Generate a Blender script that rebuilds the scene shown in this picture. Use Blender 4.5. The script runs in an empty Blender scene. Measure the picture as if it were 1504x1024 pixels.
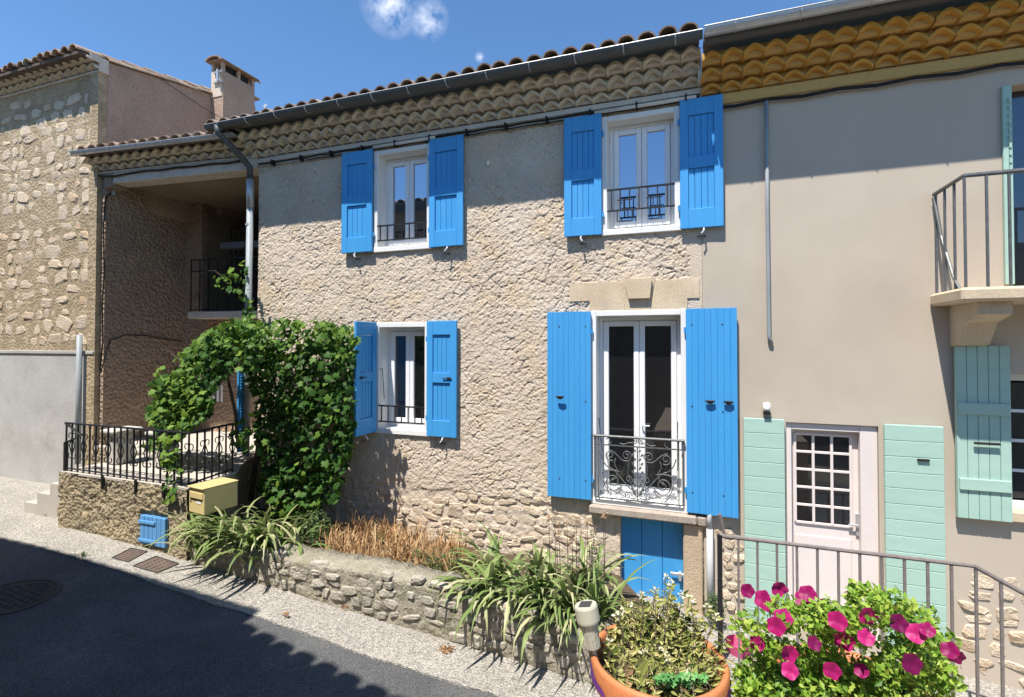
import bpy, bmesh, math, random
import numpy as np
from mathutils import Vector, Matrix
R = math.radians
rng = random.Random(7)
SC = bpy.context.scene
COL = SC.collection

# ------------------------------------------------------------------ camera
F = 750.0; CX = 752.0; HZ = 505.0; PITCH = R(1.0); YAW = R(20.0)
CYP = HZ - F*math.tan(PITCH); E = 2.762
sy, cy_, sp, cp = math.sin(YAW), math.cos(YAW), math.sin(PITCH), math.cos(PITCH)
FWD = Vector((-sy*cp, cy_*cp, sp)); RGT = Vector((cy_, sy, 0)); UPV = RGT.cross(FWD)
cam_d = bpy.data.cameras.new('camera'); cam = bpy.data.objects.new('camera', cam_d); COL.objects.link(cam)
cam.location = (0, 0, E)
cam.rotation_euler = Matrix((RGT, UPV, -FWD)).transposed().to_euler()
cam_d.sensor_width = 36.0; cam_d.lens = 36.0*F/1504.0
cam_d.shift_y = -(512.0-CYP)/1504.0
cam_d.clip_end = 2000; cam_d.clip_start = 0.05
SC.camera = cam

def ray(x, y): return FWD + RGT*((x-CX)/F) + UPV*(-(y-CYP)/F)
O = Vector((0, 0, E))
def PY(x, y, Y): d = ray(x, y); return O + d*(Y/d.y)
def PX(x, y, X): d = ray(x, y); return O + d*(X/d.x)
def PZ(x, y, Z): d = ray(x, y); return O + d*((Z-E)/d.z)
def PD(x, y, t): return O + ray(x, y)*t

# ------------------------------------------------------------------ sky, sun, exposure
SUN = Vector((0.30, 1.0, -2.24)).normalized()
w = bpy.data.worlds.new('World'); SC.world = w; w.use_nodes = True
nt = w.node_tree; nt.nodes.clear()
sk = nt.nodes.new('ShaderNodeTexSky'); sk.sky_type = 'NISHITA'; sk.sun_disc = False
sk.sun_elevation = math.asin(-SUN.z); sk.sun_rotation = math.atan2(-SUN.x, -SUN.y)
sk.altitude = 300; sk.air_density = 1.0; sk.dust_density = 0.0; sk.ozone_density = 4.0
tc = nt.nodes.new('ShaderNodeTexCoord')
nz = nt.nodes.new('ShaderNodeTexNoise'); nz.inputs['Scale'].default_value = 34; nz.inputs['Detail'].default_value = 7; nz.inputs['Roughness'].default_value = .62
nt.links.new(tc.outputs['Generated'], nz.inputs['Vector'])
masks = []
for (px, py, rad) in ((574, 6, .052), (629, 27, .036), (705, 84, .010)):
    dn = nt.nodes.new('ShaderNodeVectorMath'); dn.operation = 'DISTANCE'; dn.inputs[1].default_value = ray(px, py).normalized()
    nt.links.new(tc.outputs['Generated'], dn.inputs[0])
    mr = nt.nodes.new('ShaderNodeMapRange'); mr.inputs['From Min'].default_value = rad; mr.inputs['From Max'].default_value = 0
    nt.links.new(dn.outputs['Value'], mr.inputs['Value']); masks.append(mr.outputs[0])
m = masks[0]
for k in masks[1:]:
    a = nt.nodes.new('ShaderNodeMath'); a.operation = 'MAXIMUM'; nt.links.new(m, a.inputs[0]); nt.links.new(k, a.inputs[1]); m = a.outputs[0]
nr = nt.nodes.new('ShaderNodeMapRange'); nr.inputs['From Min'].default_value = .40; nr.inputs['From Max'].default_value = .72
nt.links.new(nz.outputs['Fac'], nr.inputs['Value'])
mm = nt.nodes.new('ShaderNodeMath'); mm.operation = 'MULTIPLY'; mm.use_clamp = True
nt.links.new(m, mm.inputs[0]); nt.links.new(nr.outputs[0], mm.inputs[1])
mx = nt.nodes.new('ShaderNodeMixRGB'); mx.inputs['Color2'].default_value = (6.0, 6.4, 7.4, 1)
wb = nt.nodes.new('ShaderNodeVectorMath'); wb.operation = 'MULTIPLY'; wb.inputs[1].default_value = (.76, .965, 1.08)
nt.links.new(sk.outputs[0], wb.inputs[0]); nt.links.new(mm.outputs[0], mx.inputs['Fac']); nt.links.new(wb.outputs[0], mx.inputs['Color1'])
bg = nt.nodes.new('ShaderNodeBackground'); bg.inputs['Strength'].default_value = 0.115
wo = nt.nodes.new('ShaderNodeOutputWorld')
nt.links.new(mx.outputs[0], bg.inputs['Color']); nt.links.new(bg.outputs[0], wo.inputs[0])
sl = bpy.data.lights.new('sun', 'SUN'); sl.energy = 5.0; sl.angle = R(0.53); sl.color = (1.0, .95, .87)
so = bpy.data.objects.new('sun', sl); COL.objects.link(so); so.rotation_euler = SUN.to_track_quat('-Z', 'Y').to_euler(); so.location = (-5, -10, 20)
vs = SC.view_settings; vs.view_transform = 'Standard'; vs.look = 'None'; vs.exposure = 0.72; vs.gamma = 1; vs.use_curve_mapping = False
SC.render.engine = 'CYCLES'

# ------------------------------------------------------------------ materials
def lin(c):
    return tuple(((v/255)/12.92 if v/255 <= .04045 else ((v/255+.055)/1.055)**2.4) for v in c)
def mat(name, c1, c2=None, scale=6.0, rough=.85, bump=.25, bscale=70.0, bdist=.01, metal=0.0, spec=.3, rnd=0.0, fine=.18, c3=None, s3=1.2, stretch=None, vor=0.0, cell=0.0, cellamt=.4):
    mt = bpy.data.materials.new(name); mt.use_nodes = True
    n = mt.node_tree.nodes; l = mt.node_tree.links; b = n['Principled BSDF']
    c2 = c2 or c1
    geo = n.new('ShaderNodeNewGeometry'); vec = geo.outputs['Position']
    if stretch:
        mp = n.new('ShaderNodeMapping'); mp.inputs['Scale'].default_value = stretch; l.new(vec, mp.inputs['Vector']); vec = mp.outputs[0]
    t1 = n.new('ShaderNodeTexNoise'); t1.inputs['Scale'].default_value = scale; t1.inputs['Detail'].default_value = 5; l.new(vec, t1.inputs['Vector'])
    r1 = n.new('ShaderNodeMapRange'); r1.inputs['From Min'].default_value = .36; r1.inputs['From Max'].default_value = .64; l.new(t1.outputs['Fac'], r1.inputs['Value'])
    m1 = n.new('ShaderNodeMixRGB'); m1.inputs['Color1'].default_value = (*c1, 1); m1.inputs['Color2'].default_value = (*c2, 1); l.new(r1.outputs[0], m1.inputs['Fac'])
    col = m1.outputs[0]
    if c3:
        t3 = n.new('ShaderNodeTexNoise'); t3.inputs['Scale'].default_value = s3; t3.inputs['Detail'].default_value = 6; t3.inputs['Roughness'].default_value = .65; l.new(vec, t3.inputs['Vector'])
        r3 = n.new('ShaderNodeMapRange'); r3.inputs['From Min'].default_value = .52; r3.inputs['From Max'].default_value = .7; l.new(t3.outputs['Fac'], r3.inputs['Value'])
        m3 = n.new('ShaderNodeMixRGB'); m3.inputs['Color2'].default_value = (*c3, 1); l.new(r3.outputs[0], m3.inputs['Fac']); l.new(col, m3.inputs['Color1']); col = m3.outputs[0]
    t2 = n.new('ShaderNodeTexNoise'); t2.inputs['Scale'].default_value = bscale; t2.inputs['Detail'].default_value = 6; t2.inputs['Roughness'].default_value = .6; l.new(vec, t2.inputs['Vector'])
    r2 = n.new('ShaderNodeMapRange'); r2.inputs['From Min'].default_value = .3; r2.inputs['From Max'].default_value = .7; r2.inputs['To Min'].default_value = 1-fine; r2.inputs['To Max'].default_value = 1+fine; l.new(t2.outputs['Fac'], r2.inputs['Value'])
    val = r2.outputs[0]
    if cell:
        cv = n.new('ShaderNodeTexVoronoi'); cv.inputs['Scale'].default_value = cell; l.new(vec, cv.inputs['Vector'])
        sx_ = n.new('ShaderNodeSeparateColor'); l.new(cv.outputs['Color'], sx_.inputs[0])
        rc = n.new('ShaderNodeMapRange'); rc.inputs['To Min'].default_value = 1-cellamt; rc.inputs['To Max'].default_value = 1+cellamt; l.new(sx_.outputs[0], rc.inputs['Value'])
        mc = n.new('ShaderNodeMath'); mc.operation = 'MULTIPLY'; l.new(val, mc.inputs[0]); l.new(rc.outputs[0], mc.inputs[1]); val = mc.outputs[0]
    if rnd:
        oi = n.new('ShaderNodeObjectInfo'); ro = n.new('ShaderNodeMapRange'); ro.inputs['To Min'].default_value = 1-rnd; ro.inputs['To Max'].default_value = 1+rnd; l.new(oi.outputs['Random'], ro.inputs['Value'])
        mu = n.new('ShaderNodeMath'); mu.operation = 'MULTIPLY'; l.new(val, mu.inputs[0]); l.new(ro.outputs[0], mu.inputs[1]); val = mu.outputs[0]
    vm = n.new('ShaderNodeVectorMath'); vm.operation = 'SCALE'; l.new(col, vm.inputs[0]); l.new(val, vm.inputs['Scale'])
    l.new(vm.outputs[0], b.inputs['Base Color'])
    b.inputs['Roughness'].default_value = rough; b.inputs['Metallic'].default_value = metal; b.inputs['Specular IOR Level'].default_value = spec
    if bump:
        bn = n.new('ShaderNodeBump'); bn.inputs['Strength'].default_value = bump; bn.inputs['Distance'].default_value = bdist
        h = t2.outputs['Fac']
        if vor:
            v = n.new('ShaderNodeTexVoronoi'); v.inputs['Scale'].default_value = vor; l.new(vec, v.inputs['Vector'])
            ad = n.new('ShaderNodeMath'); ad.operation = 'ADD'; l.new(h, ad.inputs[0]); l.new(v.outputs['Distance'], ad.inputs[1]); h = ad.outputs[0]
        l.new(h, bn.inputs['Height']); l.new(bn.outputs[0], b.inputs['Normal'])
    return mt

def leafmat(name, dark, mid, light, trans=.35, rough=.45):
    mt = bpy.data.materials.new(name); mt.use_nodes = True
    n = mt.node_tree.nodes; l = mt.node_tree.links; b = n['Principled BSDF']; out = n['Material Output']
    at = n.new('ShaderNodeAttribute'); at.attribute_name = 'tint'
    cr = n.new('ShaderNodeValToRGB'); e = cr.color_ramp.elements
    e[0].color = (*dark, 1); e[1].color = (*light, 1); x = e.new(.5); x.color = (*mid, 1)
    l.new(at.outputs['Fac'], cr.inputs[0]); l.new(cr.outputs[0], b.inputs['Base Color'])
    b.inputs['Roughness'].default_value = rough; b.inputs['Specular IOR Level'].default_value = .22
    tr = n.new('ShaderNodeBsdfTranslucent'); l.new(cr.outputs[0], tr.inputs['Color'])
    ms = n.new('ShaderNodeMixShader'); ms.inputs[0].default_value = trans
    l.new(b.outputs[0], ms.inputs[1]); l.new(tr.outputs[0], ms.inputs[2]); l.new(ms.outputs[0], out.inputs['Surface'])
    return mt

M = {}
M['plaster'] = mat('plaster', (.66, .555, .445), (.59, .49, .385), scale=2.6, bump=.9, bscale=95, bdist=.014, fine=.22, c3=(.64, .50, .34), s3=2.2)
M['stone_pale'] = mat('stone_pale', (.61, .51, .39), (.54, .43, .31), scale=9, bump=.8, bscale=48, bdist=.018, rnd=.12, fine=.22, c3=(.55, .38, .23), s3=2.5)
M['stone_grey'] = mat('stone_grey', (.40, .36, .30), (.33, .295, .235), scale=9, bump=.9, bscale=42, bdist=.02, rnd=.18, fine=.28, c3=(.27, .25, .19), s3=3)
M['mortar_pale'] = mat('mortar_pale', (.58, .475, .35), (.50, .40, .29), scale=7, bump=.8, bscale=45, bdist=.02, fine=.22)
M['mortar_grey'] = mat('mortar_grey', (.35, .315, .245), (.28, .25, .185), scale=6, bump=.9, bscale=38, bdist=.03, fine=.3, c3=(.22, .21, .14), s3=2.5)
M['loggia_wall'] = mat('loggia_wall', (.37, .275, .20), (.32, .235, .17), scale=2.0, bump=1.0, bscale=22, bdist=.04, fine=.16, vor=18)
M['terrace_wall'] = mat('terrace_wall', (.37, .30, .19), (.29, .24, .16), scale=3.0, bump=.9, bscale=28, bdist=.03, fine=.22, c3=(.22, .19, .13), s3=1.5, vor=24)
M['beige'] = mat('beige_render', (.50, .43, .35), (.475, .405, .325), scale=1.0, bump=.25, bscale=180, bdist=.004, fine=.06, c3=(.45, .385, .31), s3=.8)
M['pillar'] = mat('pillar_render', (.52, .40, .275), (.47, .36, .25), scale=4, bump=.8, bscale=70, bdist=.012, fine=.15)
M['cut_stone'] = mat('cut_stone', (.60, .49, .35), (.53, .42, .29), scale=4, bump=.35, bscale=60, bdist=.008, fine=.13, c3=(.47, .40, .31), s3=3)
M['sill_stone'] = mat('sill_stone', (.40, .34, .28), (.33, .27, .22), scale=8, bump=.5, bscale=50, fine=.22)
M['white'] = mat('white_paint', (.78, .77, .75), (.74, .73, .70), scale=3, rough=.55, bump=.1, bscale=60, fine=.04)
M['pvc'] = mat('white_frame', (.82, .82, .82), rough=.35, bump=0, fine=.02, spec=.5)
M['blue'] = mat('blue_paint', (.050, .295, .635), (.060, .315, .655), scale=2.0, rough=.5, bump=.12, bscale=30, bdist=.004, fine=.06, spec=.35, stretch=(6, 6, .5))
M['blue_old'] = mat('old_blue_paint', (.09, .27, .54), (.13, .33, .58), scale=5, rough=.6, bump=.3, bscale=50, fine=.12, stretch=(6, 6, .6))
M['mint'] = mat('mint_paint', (.39, .56, .48), (.36, .525, .45), scale=2, rough=.6, bump=.12, bscale=40, fine=.06, stretch=(1, 1, 6))
M['genoise'] = mat('eave_tile_beige', (.62, .55, .42), (.54, .48, .38), scale=10, bump=.4, bscale=60, rnd=.07, fine=.14)
M['genoise_mortar'] = mat('eave_mortar', (.58, .52, .45), (.50, .45, .385), scale=8, bump=.6, bscale=40, fine=.18)
M['band'] = mat('eave_band', (.60, .57, .52), (.54, .51, .46), scale=3, bump=.3, bscale=70, fine=.1)
M['ochre'] = mat('eave_tile_ochre', (.58, .30, .06), (.52, .27, .06), scale=8, bump=.3, bscale=70, rnd=.08, fine=.12)
M['ochre_band'] = mat('ochre_band', (.55, .36, .13), bump=.3, fine=.1)
M['tile'] = mat('roof_tile', (.36, .24, .17), (.27, .20, .15), scale=9, bump=.5, bscale=60, rnd=.35, fine=.3, c3=(.33, .32, .26), s3=4)
M['tile_under'] = mat('roof_under', (.10, .08, .065), bump=.3)
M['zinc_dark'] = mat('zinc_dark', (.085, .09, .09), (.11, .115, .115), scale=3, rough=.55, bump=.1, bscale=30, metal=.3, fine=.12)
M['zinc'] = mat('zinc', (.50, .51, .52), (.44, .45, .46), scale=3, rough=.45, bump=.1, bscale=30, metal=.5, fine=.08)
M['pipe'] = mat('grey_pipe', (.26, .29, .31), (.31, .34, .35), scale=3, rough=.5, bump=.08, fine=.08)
M['pipe_light'] = mat('pale_pipe', (.5, .5, .5), rough=.5, bump=.08, fine=.06)
M['iron'] = mat('black_iron', (.014, .014, .016), rough=.5, bump=.2, bscale=90, fine=.2, spec=.4)
M['iron_grey'] = mat('grey_iron', (.16, .165, .165), (.12, .125, .125), scale=20, rough=.5, bump=.2, bscale=90, fine=.15, metal=.4)
M['rail_brown'] = mat('weathered_rail', (.21, .18, .165), (.165, .14, .13), scale=20, rough=.6, bump=.2, bscale=90, fine=.15)
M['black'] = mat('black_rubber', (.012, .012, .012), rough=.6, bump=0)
M['white_conduit'] = mat('conduit', (.62, .60, .56), rough=.6, bump=0, fine=.06)
M['asphalt'] = mat('asphalt', (.105, .105, .105), (.080, .081, .083), scale=.7, bump=.8, bscale=130, bdist=.010, fine=.35, rough=.88, c3=(.135, .132, .128), s3=.9, cell=160, cellamt=.45)
M['pavement'] = mat('exposed_aggregate', (.39, .36, .315), (.335, .31, .27), scale=2, bump=.9, bscale=70, bdist=.012, fine=.25, c3=(.33, .305, .265), s3=1.6, cell=85, cellamt=.42, vor=85)
M['concrete'] = mat('concrete', (.46, .42, .37), (.40, .37, .33), scale=2, bump=.3, bscale=60, fine=.12)
M['ground'] = mat('ground', (.22, .19, .15), (.18, .15, .11), scale=2, bump=.6, bscale=30, bdist=.02)
M['gravel'] = mat('gravelly_ground', (.34, .31, .27), (.25, .23, .20), scale=9, bump=.9, bscale=40, bdist=.03, fine=.35)
M['soil'] = mat('soil', (.12, .085, .055), (.08, .06, .04), scale=9, bump=.9, bscale=40, bdist=.03, fine=.3)
M['slab_pale'] = mat('terrace_paving', (.50, .45, .39), (.43, .39, .34), scale=4, bump=.4, bscale=40, fine=.15)
M['pale_stone'] = mat('pale_stone', (.55, .52, .47), (.46, .43, .38), scale=6, bump=.5, bscale=50, fine=.15)
M['cast'] = mat('cast_iron_cover', (.16, .115, .09), (.12, .09, .075), scale=8, bump=.3, bscale=90, rough=.7, metal=.2)
M['cast_dark'] = mat('cast_iron_dark', (.06, .056, .05), (.045, .042, .04), scale=8, bump=.3, bscale=90, rough=.7, metal=.2)
M['mail'] = mat('cream_metal', (.62, .48, .22), (.58, .45, .21), scale=4, rough=.4, bump=.05, fine=.05, spec=.5)
M['terracotta'] = mat('terracotta', (.52, .19, .075), (.46, .165, .065), scale=3, rough=.55, bump=.12, bscale=40, fine=.10)
M['purple'] = mat('purple_paint', (.17, .045, .26), (.12, .03, .20), scale=12, rough=.6, bump=.1)
M['lamp_cap'] = mat('pale_plastic', (.44, .42, .33), rough=.45, bump=0, fine=.04)
M['solar'] = mat('solar_panel', (.03, .03, .035), rough=.2, bump=0, spec=.6)
M['clear'] = mat('clear_plastic', (.38, .38, .32), rough=.2, bump=0, spec=.6)
M['pink_wall'] = mat('pink_render', (.40, .285, .215), (.335, .24, .185), scale=1.4, bump=.8, bscale=26, bdist=.02, fine=.18, c3=(.27, .205, .16), s3=1.5)
M['rubble_far'] = mat('rubble_wall', (.44, .345, .22), (.33, .255, .16), scale=5, bump=1.0, bscale=22, bdist=.04, fine=.25, c3=(.5, .41, .28), s3=4)
M['cement_far'] = mat('cement_render', (.44, .43, .41), (.37, .36, .34), scale=1.6, bump=.4, bscale=40, fine=.1, c3=(.33, .31, .28), s3=1.2)
M['yellow_trim'] = mat('yellow_trim', (.55, .42, .22), bump=.2)
M['door_white'] = mat('door_paint', (.74, .66, .63), (.70, .62, .59), scale=3, rough=.5, bump=.1, fine=.05)
M['grey_paint'] = mat('grey_paint', (.55, .57, .60), rough=.6, bump=.1)
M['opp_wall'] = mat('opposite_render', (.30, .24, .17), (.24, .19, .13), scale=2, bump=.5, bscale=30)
M['bark'] = mat('bark', (.13, .10, .075), (.08, .06, .045), scale=14, bump=.9, bscale=40, bdist=.02, fine=.3, stretch=(1, 1, .25))
M['dead_leaf'] = mat('dead_leaf', (.36, .15, .05), (.28, .12, .06), scale=20, bump=.2)
M['red'] = mat('red_plastic', (.55, .05, .04), bump=0)
M['pink_plastic'] = mat('pink_plastic', (.6, .1, .22), bump=0)
M['vine'] = leafmat('vine_leaf', (.014, .045, .010), (.045, .115, .018), (.17, .27, .035), .24, .58)
M['iris'] = leafmat('iris_leaf', (.06, .12, .03), (.20, .27, .08), (.50, .47, .27), .22)
M['dry'] = leafmat('dry_grass', (.17, .075, .03), (.44, .26, .12), (.60, .45, .26), .2, .8)
M['herb'] = leafmat('herb_leaf', (.04, .08, .025), (.09, .15, .045), (.22, .26, .10), .3)
M['potplant'] = leafmat('pot_plant_leaf', (.08, .11, .025), (.31, .33, .085), (.60, .52, .24), .25, .65)
M['clover'] = leafmat('clover_leaf', (.06, .20, .05), (.12, .33, .09), (.22, .44, .15), .3)
M['straw'] = leafmat('withered', (.16, .08, .05), (.45, .27, .15), (.62, .50, .33), .2, .8)
M['petunia_leaf'] = leafmat('petunia_leaf', (.06, .15, .015), (.20, .34, .035), (.44, .52, .10), .3)
M['petal'] = leafmat('petunia_petal', (.13, .006, .06), (.42, .012, .14), (.58, .05, .26), .25)
M['blossom'] = leafmat('pale_blossom', (.6, .58, .40), (.72, .68, .45), (.78, .76, .66), .3)

def glass(name, tintc, refl):
    mt = bpy.data.materials.new(name); mt.use_nodes = True
    n = mt.node_tree.nodes; l = mt.node_tree.links; b = n['Principled BSDF']; out = n['Material Output']
    b.inputs['Base Color'].default_value = (*tintc, 1); b.inputs['Roughness'].default_value = .25
    g = n.new('ShaderNodeBsdfGlossy'); g.inputs['Roughness'].default_value = .012; g.inputs['Color'].default_value = (.80, .88, 1, 1)
    nz = n.new('ShaderNodeTexNoise'); nz.inputs['Scale'].default_value = 2.2; geo = n.new('ShaderNodeNewGeometry'); l.new(geo.outputs['Position'], nz.inputs['Vector'])
    bn = n.new('ShaderNodeBump'); bn.inputs['Strength'].default_value = .05; bn.inputs['Distance'].default_value = .02; l.new(nz.outputs['Fac'], bn.inputs['Height']); l.new(bn.outputs[0], g.inputs['Normal'])
    ms = n.new('ShaderNodeMixShader'); ms.inputs[0].default_value = refl
    l.new(b.outputs[0], ms.inputs[1]); l.new(g.outputs[0], ms.inputs[2]); l.new(ms.outputs[0], out.inputs['Surface'])
    return mt
M['glass'] = glass('window_glass', (.012, .014, .02), .42)
M['glass_dark'] = glass('dark_window_glass', (.008, .008, .009), .10)

# ------------------------------------------------------------------ mesh builder
class G:
    def __init__(s): s.v = []; s.f = []
    def add(s, v, f):
        o = len(s.v); s.v += [tuple(p) for p in v]; s.f += [tuple(i+o for i in q) for q in f]; return s
    def box(s, x0, x1, y0, y1, z0, z1, ch=0.0):
        if x0 > x1: x0, x1 = x1, x0
        if y0 > y1: y0, y1 = y1, y0
        if z0 > z1: z0, z1 = z1, z0
        lo = (x0, y0, z0); hi = (x1, y1, z1)
        if ch <= 0:
            v = [(x, y, z) for z in (z0, z1) for y in (y0, y1) for x in (x0, x1)]
            return s.add(v, [(0, 2, 3, 1), (4, 5, 7, 6), (0, 1, 5, 4), (2, 6, 7, 3), (0, 4, 6, 2), (1, 3, 7, 5)])
        ch = min(ch, (x1-x0)*.45, (y1-y0)*.45, (z1-z0)*.45)
        v = []; idx = {}
        for c in range(8):
            sg = [(c >> k) & 1 for k in range(3)]
            for a in range(3):
                p = []
                for k in range(3):
                    e = hi[k] if sg[k] else lo[k]
                    p.append(e if k == a else (e-ch if sg[k] else e+ch))
                idx[(c, a)] = len(v); v.append(p)
        f = []
        for a in range(3):
            b, c_ = (a+1) % 3, (a+2) % 3
            for sg in (0, 1):
                base = sg << a
                f.append([idx[(base | q, a)] for q in (0, 1 << b, (1 << b) | (1 << c_), 1 << c_)])
            for sb in (0, 1):
                for sc in (0, 1):
                    c0 = (sb << b) | (sc << c_); c1 = c0 | (1 << a)
                    f.append([idx[(c0, b)], idx[(c1, b)], idx[(c1, c_)], idx[(c0, c_)]])
        for c in range(8): f.append([idx[(c, 0)], idx[(c, 1)], idx[(c, 2)]])
        return s.add(v, f)
    def prism(s, poly, y0, y1):          # polygon in XZ pushed along Y
        n = len(poly); v = [(x, y0, z) for x, z in poly]+[(x, y1, z) for x, z in poly]
        return s.add(v, [tuple(range(n)), tuple(range(2*n-1, n-1, -1))]+[(i, (i+1) % n, (i+1) % n+n, i+n) for i in range(n)])
    def slab(s, poly, z0, z1):           # polygon in XY; z0,z1 numbers or functions of x
        f0 = z0 if callable(z0) else (lambda x: z0); f1 = z1 if callable(z1) else (lambda x: z1)
        n = len(poly); v = [(x, y, f0(x)) for x, y in poly]+[(x, y, f1(x)) for x, y in poly]
        return s.add(v, [tuple(range(n)), tuple(range(2*n-1, n-1, -1))]+[(i, (i+1) % n, (i+1) % n+n, i+n) for i in range(n)])
    def tube(s, pts, r, n=8, cap=True):
        pts = [Vector(p) for p in pts]; m_ = len(pts)
        rs = r if isinstance(r, (list, tuple)) else [r]*m_
        v = []; f = []
        t = (pts[1]-pts[0]).normalized(); a = t.orthogonal().normalized()
        for i, p in enumerate(pts):
            if 0 < i < m_-1: t = ((pts[i+1]-p).normalized()+(p-pts[i-1]).normalized())
            elif i == m_-1: t = p-pts[i-1]
            if t.length < 1e-9: t = Vector((0, 0, 1))
            t = t.normalized(); a = (a-t*a.dot(t))
            a = a.normalized() if a.length > 1e-6 else t.orthogonal().normalized()
            b = t.cross(a)
            for k in range(n):
                th = 2*math.pi*k/n; v.append(p+(a*math.cos(th)+b*math.sin(th))*rs[i])
        for i in range(m_-1):
            for k in range(n):
                f.append((i*n+k, i*n+(k+1) % n, (i+1)*n+(k+1) % n, (i+1)*n+k))
        if cap: f.append(tuple(range(n-1, -1, -1))); f.append(tuple((m_-1)*n+k for k in range(n)))
        return s.add(v, f)
    def lathe(s, prof, c, n=24):
        v = []; f = []; m_ = len(prof)
        for (r, z) in prof:
            for k in range(n):
                th = 2*math.pi*k/n; v.append((c[0]+r*math.cos(th), c[1]+r*math.sin(th), c[2]+z))
        for i in range(m_-1):
            for k in range(n): f.append((i*n+k, i*n+(k+1) % n, (i+1)*n+(k+1) % n, (i+1)*n+k))
        return s.add(v, f)
    def xf(s, fn): s.v = [tuple(fn(Vector(p))) for p in s.v]; return s

WORLD = {}
def link_mesh(name, me, mt, parent, smooth):
    me.materials.append(M[mt] if isinstance(mt, str) else mt)
    if smooth: me.polygons.foreach_set('use_smooth', [True]*len(me.polygons))
def obj(name, g, mt, parent=None, smooth=False, base=False, recalc=True):
    vs_ = np.array(g.v, dtype=float)
    lo, hi = vs_.min(0), vs_.max(0); c = (lo+hi)/2
    if base: c[2] = lo[2]
    me = bpy.data.meshes.new(name); me.from_pydata((vs_-c).tolist(), [], g.f)
    if recalc:
        bm = bmesh.new(); bm.from_mesh(me); bmesh.ops.recalc_face_normals(bm, faces=bm.faces); bm.to_mesh(me); bm.free()
    link_mesh(name, me, mt, parent, smooth)
    return place(name, me, c, parent)
def place(name, me, loc, parent=None, rot=None, scale=None):
    o = bpy.data.objects.new(name, me); COL.objects.link(o)
    loc = Vector(loc); WORLD[o.name] = loc.copy()
    if parent is not None:
        o.parent = parent; o.location = loc-WORLD[parent.name]
    else: o.location = loc
    if rot is not None: o.rotation_euler = rot
    if scale is not None: o.scale = scale
    return o
def tag(o, label=None, cat=None, group=None, kind=None):
    if label: o['label'] = label
    if cat: o['category'] = cat
    if group: o['group'] = group
    if kind: o['kind'] = kind
    return o
def thing(name, loc, label, cat, group=None):
    o = bpy.data.objects.new(name, None); COL.objects.link(o); o.empty_display_size = .1
    o.location = loc; WORLD[o.name] = Vector(loc); return tag(o, label, cat, group)
def fastmesh(name, V, Q, mt, smooth=True):
    me = bpy.data.meshes.new(name); k = Q.shape[1]
    me.vertices.add(len(V)); me.vertices.foreach_set('co', V.astype(np.float32).ravel())
    me.loops.add(Q.size); me.loops.foreach_set('vertex_index', Q.astype(np.int32).ravel())
    me.polygons.add(len(Q)); me.polygons.foreach_set('loop_start', np.arange(0, Q.size, k, dtype=np.int32))
    me.update(calc_edges=True); me.validate()
    link_mesh(name, me, mt, None, smooth)
    return me

# ------------------------------------------------------------------ numpy noise
def h2(i, j, s):
    x = np.sin(i*127.1+j*311.7+s*74.7)*43758.5453
    return x-np.floor(x)
def vnoise(x, y, s=0):
    i = np.floor(x); j = np.floor(y); a = x-i; b = y-j; a = a*a*(3-2*a); b = b*b*(3-2*b)
    return (h2(i, j, s)*(1-a)+h2(i+1, j, s)*a)*(1-b)+(h2(i, j+1, s)*(1-a)+h2(i+1, j+1, s)*a)*b
def fbm(x, y, s=0, o=4):
    r = 0; a = .5
    for k in range(o): r = r+a*vnoise(x, y, s+k*13); x = x*2.03; y = y*2.03; a *= .5
    return r
def worley(x, y, s=0):
    i = np.floor(x); j = np.floor(y)
    d1 = np.full(x.shape, 9.); d2 = np.full(x.shape, 9.); ci = np.zeros(x.shape); vx = np.zeros(x.shape); vy = np.zeros(x.shape)
    for di in (-1, 0, 1):
        for dj in (-1, 0, 1):
            a = i+di; b = j+dj
            px = a+h2(a, b, s); py = b+h2(a, b, s+5); dx = x-px; dy = y-py; d = np.sqrt(dx*dx+dy*dy)
            n1 = d < d1
            d2 = np.where(n1, d1, np.minimum(d2, d))
            ci = np.where(n1, h2(a, b, s+9), ci); vx = np.where(n1, dx, vx); vy = np.where(n1, dy, vy); d1 = np.where(n1, d, d1)
    return d1, d2, ci, vx, vy
def crust(x, z, seed=0):
    """hand-thrown plaster: tilted overlapping flakes with sharp lower edges, metres out of the wall"""
    wx = x+.05*(fbm(x*7, z*7, seed+1)-.5); wz = z+.05*(fbm(x*7+9, z*7+4, seed+2)-.5)
    h = 0
    for (ang, sx, sz, amp, sd, cr_, th_) in ((.45, 7.5, 10.5, .75, 3, 2.2, .46), (.6, 13, 24, .9, 23, 1.0, .40), (-.45, 24, 38, .75, 43, .8, .38)):
        u = wx*math.cos(ang)+wz*math.sin(ang); v = -wx*math.sin(ang)+wz*math.cos(ang)
        d1, d2, ci, vx, vy = worley(u*sx, v*sz, seed+sd)
        brk = np.clip((fbm(x*4+sd, z*4, seed+sd+2, 3)-th_)/.08, 0, 1)
        h = h+amp*(.7*(ci-.5)-.40*vy+.5*vx*(ci-.5))-cr_*brk*np.exp(-((d2-d1)/(.05+.03*(sd > 20)))**2)
    return h*.0066+(fbm(x*70, z*70, seed+40, 3)-.45)*.013+(fbm(x*1.3, z*1.3, seed+60)-.5)*.02

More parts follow.
